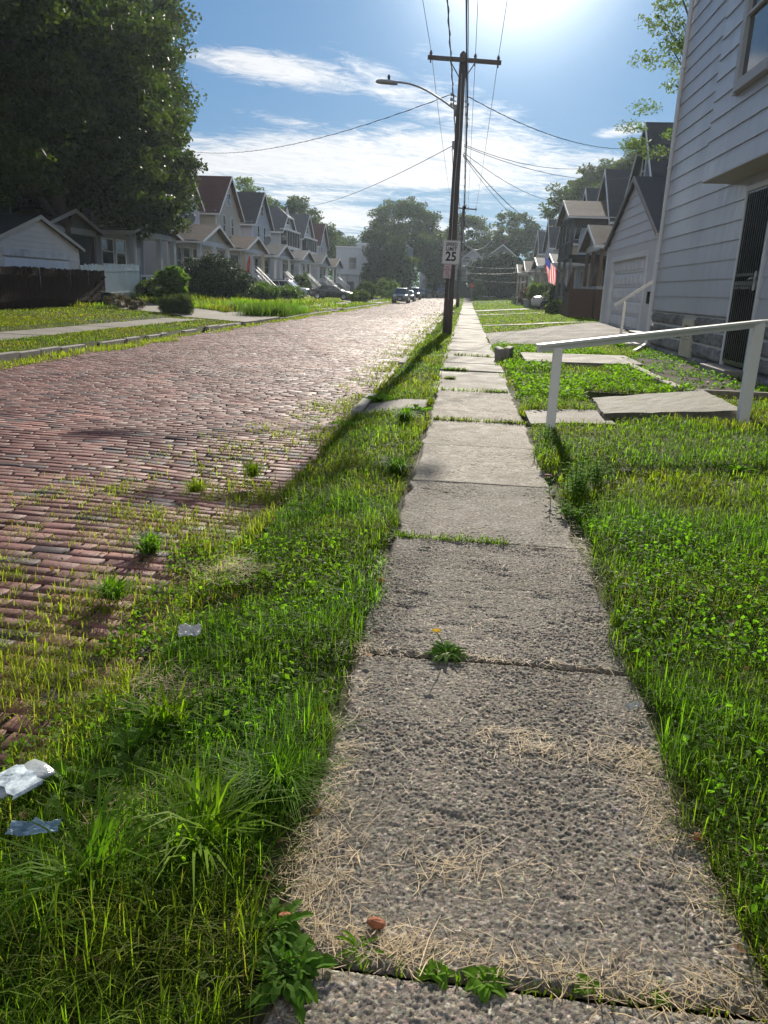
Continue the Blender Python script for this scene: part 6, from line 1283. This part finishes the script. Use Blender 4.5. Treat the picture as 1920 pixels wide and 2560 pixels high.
rosette('broad_weed', 'lone large leafed weed at the far lawn edge', 2.5, 6.9, 14, .2, .06, m=m_leaf3, up=1.0, seed=19, jag=False)
rosette('broad_weed', 'weed fan sprouting beside the side steps', 4.6, 23.6, 30, .36, .10, m=m_leaf2, up=1.1, seed=20)
def lance(label, x, y, ns, h, seed):
    """upright stems with narrow pointed leaves in pairs"""
    rs = np.random.default_rng(seed); o = thing('lance_weed', label, 'weed', (x, y, zb(x, y)), 0, 'lance leaved weeds'); b = MB(); st = MB()
    for i in range(ns):
        bx, by = rs.normal(0, .07, 2); a0 = rs.random() * 6.28; tl = .22; hh = h * (.6 + .5 * rs.random()); top = Vector((bx + math.cos(a0) * tl * hh, by + math.sin(a0) * tl * hh, hh)); base = Vector((bx, by, 0)); st.tube([base, base.lerp(top, .5) + Vector((0, 0, .01)), top], .003, 5)
        for j in range(11):
            q = .25 + .75 * j / 10; p = base.lerp(top, q); a = j * 2.4 + i; l = .095 * (1.15 - .55 * q); wd = l * .2; d = Vector((math.cos(a), math.sin(a), .45)).normalized(); s = d.cross(Vector((0, 0, 1))).normalized()
            b.add([p, p + d * l * .4 - s * wd + Vector((0, 0, .004)), p + d * l - Vector((0, 0, l * .28)), p + d * l * .4 + s * wd + Vector((0, 0, .004)), p + d * l * .45], [(0, 1, 4), (1, 2, 4), (2, 3, 4), (3, 0, 4)])
    b.ob('leaves', m_leaf2, o); st.ob('stems', m_leaf1, o)
lance('clump of lance leaved weeds leaning over the sidewalk from the lawn', .92, 5.75, 17, .26, 1); lance('second lance leaved clump just behind the first', 1.12, 6.15, 16, .26, 2); lance('lance leaved clump at the foot of the long handrail', .95, 7.9, 9, .2, 3)
lance('small low lance leaved sprig nearest the camera side of the clumps', .90, 5.2, 6, .12, 4)
def tussock(label, x, y, n, h, wd, seed, lean=.75, col=(1, 1, 1), sx=.03, sy=.03):
    rs = np.random.default_rng(seed); P = np.stack([rs.normal(0, sx, n), rs.normal(0, sy, n), 0 * rs.random(n)], -1); A = Acc(); c = (.6 + .8 * rs.random(n))[:, None] * np.array([col])
    A.add(*blades(P, h * (.5 + .6 * rs.random(n)), wd * (.6 + .7 * rs.random(n)), np.clip(rs.normal(lean, .3, n), .1, 1.3), rs.uniform(0, 6.28, n), c)); o = A.build('grass_tussock', m_grass); o.location = (x, y, zb(x, y)); tag(o, label, 'grass', 'grass tussocks')
tussock('dense spiky tussock touching the straw edge', -.47, 1.93, 420, .22, .0042, 1)
tussock('broad bladed crabgrass clump nearest the lower left', -.85, 1.50, 95, .28, .0085, 2, .95, (1.1, 1.05, 1))
tussock('crabgrass clump with bright wide blades', -.62, 1.66, 80, .28, .011, 3, .8, (1.6, 1.3, 1))
tussock('loose long bladed clump at bottom left of the verge', -1.02, 1.30, 90, .28, .006, 4, 1.0)
tussock('bright wide bladed tuft in mid verge', -.95, 2.28, 60, .22, .011, 5, .6, (1.8, 1.35, 1))
tussock('dark tuft overhanging the slab past the joint', -.50, 6.3, 260, .2, .007, 6)
tussock('tall tuft at the verge corner by the crossing piece', -.62, 8.9, 300, .24, .008, 7)
tussock('yellowish tuft growing out of the bricks', -2.05, 5.7, 160, .16, .006, 8, .8, (2.4, 1.5, 1))
tussock('tuft with upright yellow blades where bricks meet the verge', -1.75, 6.3, 180, .2, .006, 9, .7, (2.2, 1.5, 1))
tussock('lush tuft in the brick gutter', -1.85, 4.3, 220, .16, .007, 10, .8, (1.3, 1.2, 1))
tussock('spreading tuft by the white paper scrap', -1.75, 3.55, 160, .16, .008, 11, .9, (1.3, 1.2, 1))
tussock('sprawling yellow tuft far left on the bricks', -2.1, 2.6, 200, .16, .005, 12, .9, (2.5, 1.6, 1))
tussock('big lush weed clump at the far kerb after the driveway', -9.9, 38.8, 3600, .80, .022, 13, .6, (.85, .72, .8), .45, 1.0)
tussock('bright low weed clump in the tall grass', -12.4, 43.6, 2600, .7, .024, 14, .6, (1.3, 1.1, 1), .4, .7)
tussock('ragged weed clump at the kerb past the lush one', -9.8, 43.0, 2200, .6, .022, 15, .6, (1.0, 1.0, 1), .4, .9)
# litter
m_pap = mat('crumpled_white_paper', (.50, .49, .46), .7, .25, 20, .3, 60, dirt=.5); 
def crumple(name, label, cat, x, y, z, w_, d, amp, m, seed, rz=0.0, holes=0):
    rs = np.random.default_rng(seed); n = 16; b = MB(); vs = []
    for j in range(n + 1):
        for i in range(n + 1):
            u, v = i / n - .5, j / n - .5; zz = amp * (vn(u * 5 + seed, v * 5, 5) + .5 * vn(u * 11, v * 11 + seed, 6) - .5) ; e = 1 + .14 * (float(vn(i * .5 + seed, j * .5, 8)) - .5)
            vs.append((u * w_ * e, v * d * e, float(zz)))
    b.add(vs, [(j * (n + 1) + i, j * (n + 1) + i + 1, (j + 1) * (n + 1) + i + 1, (j + 1) * (n + 1) + i) for j in range(n) for i in range(n)])
    o = b.ob(name, m, None, False); o.location = (x, y, z); o.rotation_euler = (R(10), 0, rz); s = o.modifiers.new('s', 'SOLIDIFY'); s.thickness = .0008; return tag(o, label, cat)
crumple('paper_scrap', 'crumpled white paper scrap lying in the gutter weeds', 'litter', -1.10, 2.92, .04, .095, .08, .03, m_pap, 1, .3)
crumple('paper_scrap', 'small folded white scrap lying on brick near the left', 'litter', -1.55, 2.78, float(zroad(-1.55, 2.78)) + .03, .07, .04, .02, mat('tan_paper', (.45, .36, .28), .7), 2, .8)
crumple('plastic_scrap', 'torn clear blue plastic film below the crushed bottle', 'litter', -1.07, 1.63, .06, .13, .05, .03, mat('blue_film', (.20, .30, .38), .25, .5, 14, spec=.8), 3, .2)
crumple('paper_scrap', 'tiny white wrapper at the right lawn edge', 'litter', .72, 2.62, .03, .06, .03, .02, m_pap, 4, .5)
def bottle():
    o = thing('crushed_bottle', 'flattened clear plastic bottle with torn blue label at left edge', 'litter', (-1.24, 1.82, .055)); M = Matrix.Rotation(R(-118), 4, 'Z') @ Matrix.Diagonal((.95, 1.15, .34, 1))
    prof = [(x_ * .85, r_ * .8) for x_, r_ in [(-.125, .036), (-.12, .045), (-.09, .047), (-.05, .043), (0, .047), (.04, .046), (.075, .036), (.10, .018), (.115, .014)]]; vs = []; K = 16
    for i, (x_, r) in enumerate(prof):
        for k in range(K): a = k * 6.2832 / K; rr = r * (1 + .55 * (float(vn(i * 1.3, k * .9, 95)) - .5)); vs.append(M @ Vector((x_, rr * 1.25 * math.cos(a), rr * math.sin(a))))
    fs = [(i * K + k, i * K + (k + 1) % K, (i + 1) * K + (k + 1) % K, (i + 1) * K + k) for i in range(len(prof) - 1) for k in range(K)] + [tuple(range(K - 1, -1, -1))]
    MB().add(vs, fs).ob('body', mat('milky_clear_plastic', (.36, .38, .38), .18, .15, 18, .3, 40, spec=.8), o, True)
    vs = []
    for i, x_ in enumerate((-.055, -.02, .02, .045)):
        for k in range(9): a = (k - 1) * .42; vs.append(M @ Vector((x_ + .01 * (k % 2), .049 * 1.27 * math.cos(a), .052 * math.sin(a))))
    MB().add(vs, [(i * 9 + k, i * 9 + k + 1, (i + 1) * 9 + k + 1, (i + 1) * 9 + k) for i in range(3) for k in range(8)]).ob('label', mat('blue_label', (.12, .26, .52), .3, .8, 30, col2=(.5, .6, .7)), o)
    MB().tube([M @ Vector((.115, 0, 0)), M @ Vector((.14, 0, 0))], .017, 12).ob('cap', mat('white_cap', (.6, .55, .58), .4), o)
bottle()
def chunk(name, label, cat, x, y, z, r, m, seed):
    rs = np.random.default_rng(seed); import bmesh; bm = bmesh.new(); bmesh.ops.create_icosphere(bm, subdivisions=2, radius=r)
    for v in bm.verts: v.co *= 1 + .35 * (float(vn(v.co.x / r * 1.4 + seed, v.co.y / r * 1.4 + v.co.z / r, 7)) - .5); v.co.z *= .6; v.co.y *= .75
    me = bpy.data.meshes.new(name); bm.to_mesh(me); bm.free(); me.materials.append(m); o = bpy.data.objects.new(name, me); COL.objects.link(o); o.location = (x, y, z); tag(o, label, cat)
m_bk = mat('brick_fragment', (.36, .12, .05), .85, .3, 30, .6, 120)
chunk('brick_fragment', 'orange brick fragment on the slab near the bottom', 'debris', -.12, 1.49, .018, .022, m_bk, 1); chunk('brick_fragment', 'red brick fragment half hidden at the weed mound', 'debris', -.345, 1.47, .02, .022, m_bk, 2); chunk('brick_fragment', 'orange stone crumb at right lawn edge', 'debris', .765, 1.93, .015, .018, m_bk, 3)
chunk('brick_fragment', 'rusty stone crumb at left slab edge by the pits', 'debris', -.355, 3.75, .015, .025, m_bk, 4); chunk('brick_fragment', 'reddish crumb at right slab edge by lance weeds', 'debris', .79, 6.4, .02, .035, mat('dark_red_stone', (.16, .05, .04), .8), 5)
# dead leaves scattered
n = 420; x = np.concatenate([rng.uniform(-3.0, -.3, n // 2), rng.uniform(.7, 3, n // 4), rng.uniform(-4, -1.4, n // 4)]); y = np.concatenate([rng.uniform(1.1, 6, n // 2), rng.uniform(1.3, 6, n // 4), rng.uniform(2, 12, n // 4)]); z = np.where(x < KR, zroad(x, y), zbase(x, y) + .03) + .01
V, F = leafquads(np.stack([x, y, z], -1), .032, 1.2, .7); o = fast('dead_leaves', V, [F], mat('dead_leaf', (.20, .10, .045), .8, .4, 6, trans=.2), None); tag(o, 'dry brown leaf bits scattered over verge and bricks', 'leaves', None, 'stuff')

# ------------------------------------------------------------------ air
HZ = 0.00019
hb = MB().box(-420, 420, -80, 420, -8.5, 42).ob('haze', bpy.data.materials.new('haze_air'))
hm = hb.data.materials[0]; hm.use_nodes = True; t = NT(hm.node_tree)
pv = t.n('ShaderNodeVolumePrincipled'); pv.inputs['Color'].default_value = (.74, .88, 1.0, 1); pv.inputs['Density'].default_value = HZ; pv.inputs['Anisotropy'].default_value = 0.6
o_ = t.n('ShaderNodeOutputMaterial'); t.nt.links.new(pv.outputs[0], o_.inputs['Volume'])
tag(hb, 'thin bright summer haze hanging over the whole street', 'haze', None, 'stuff')
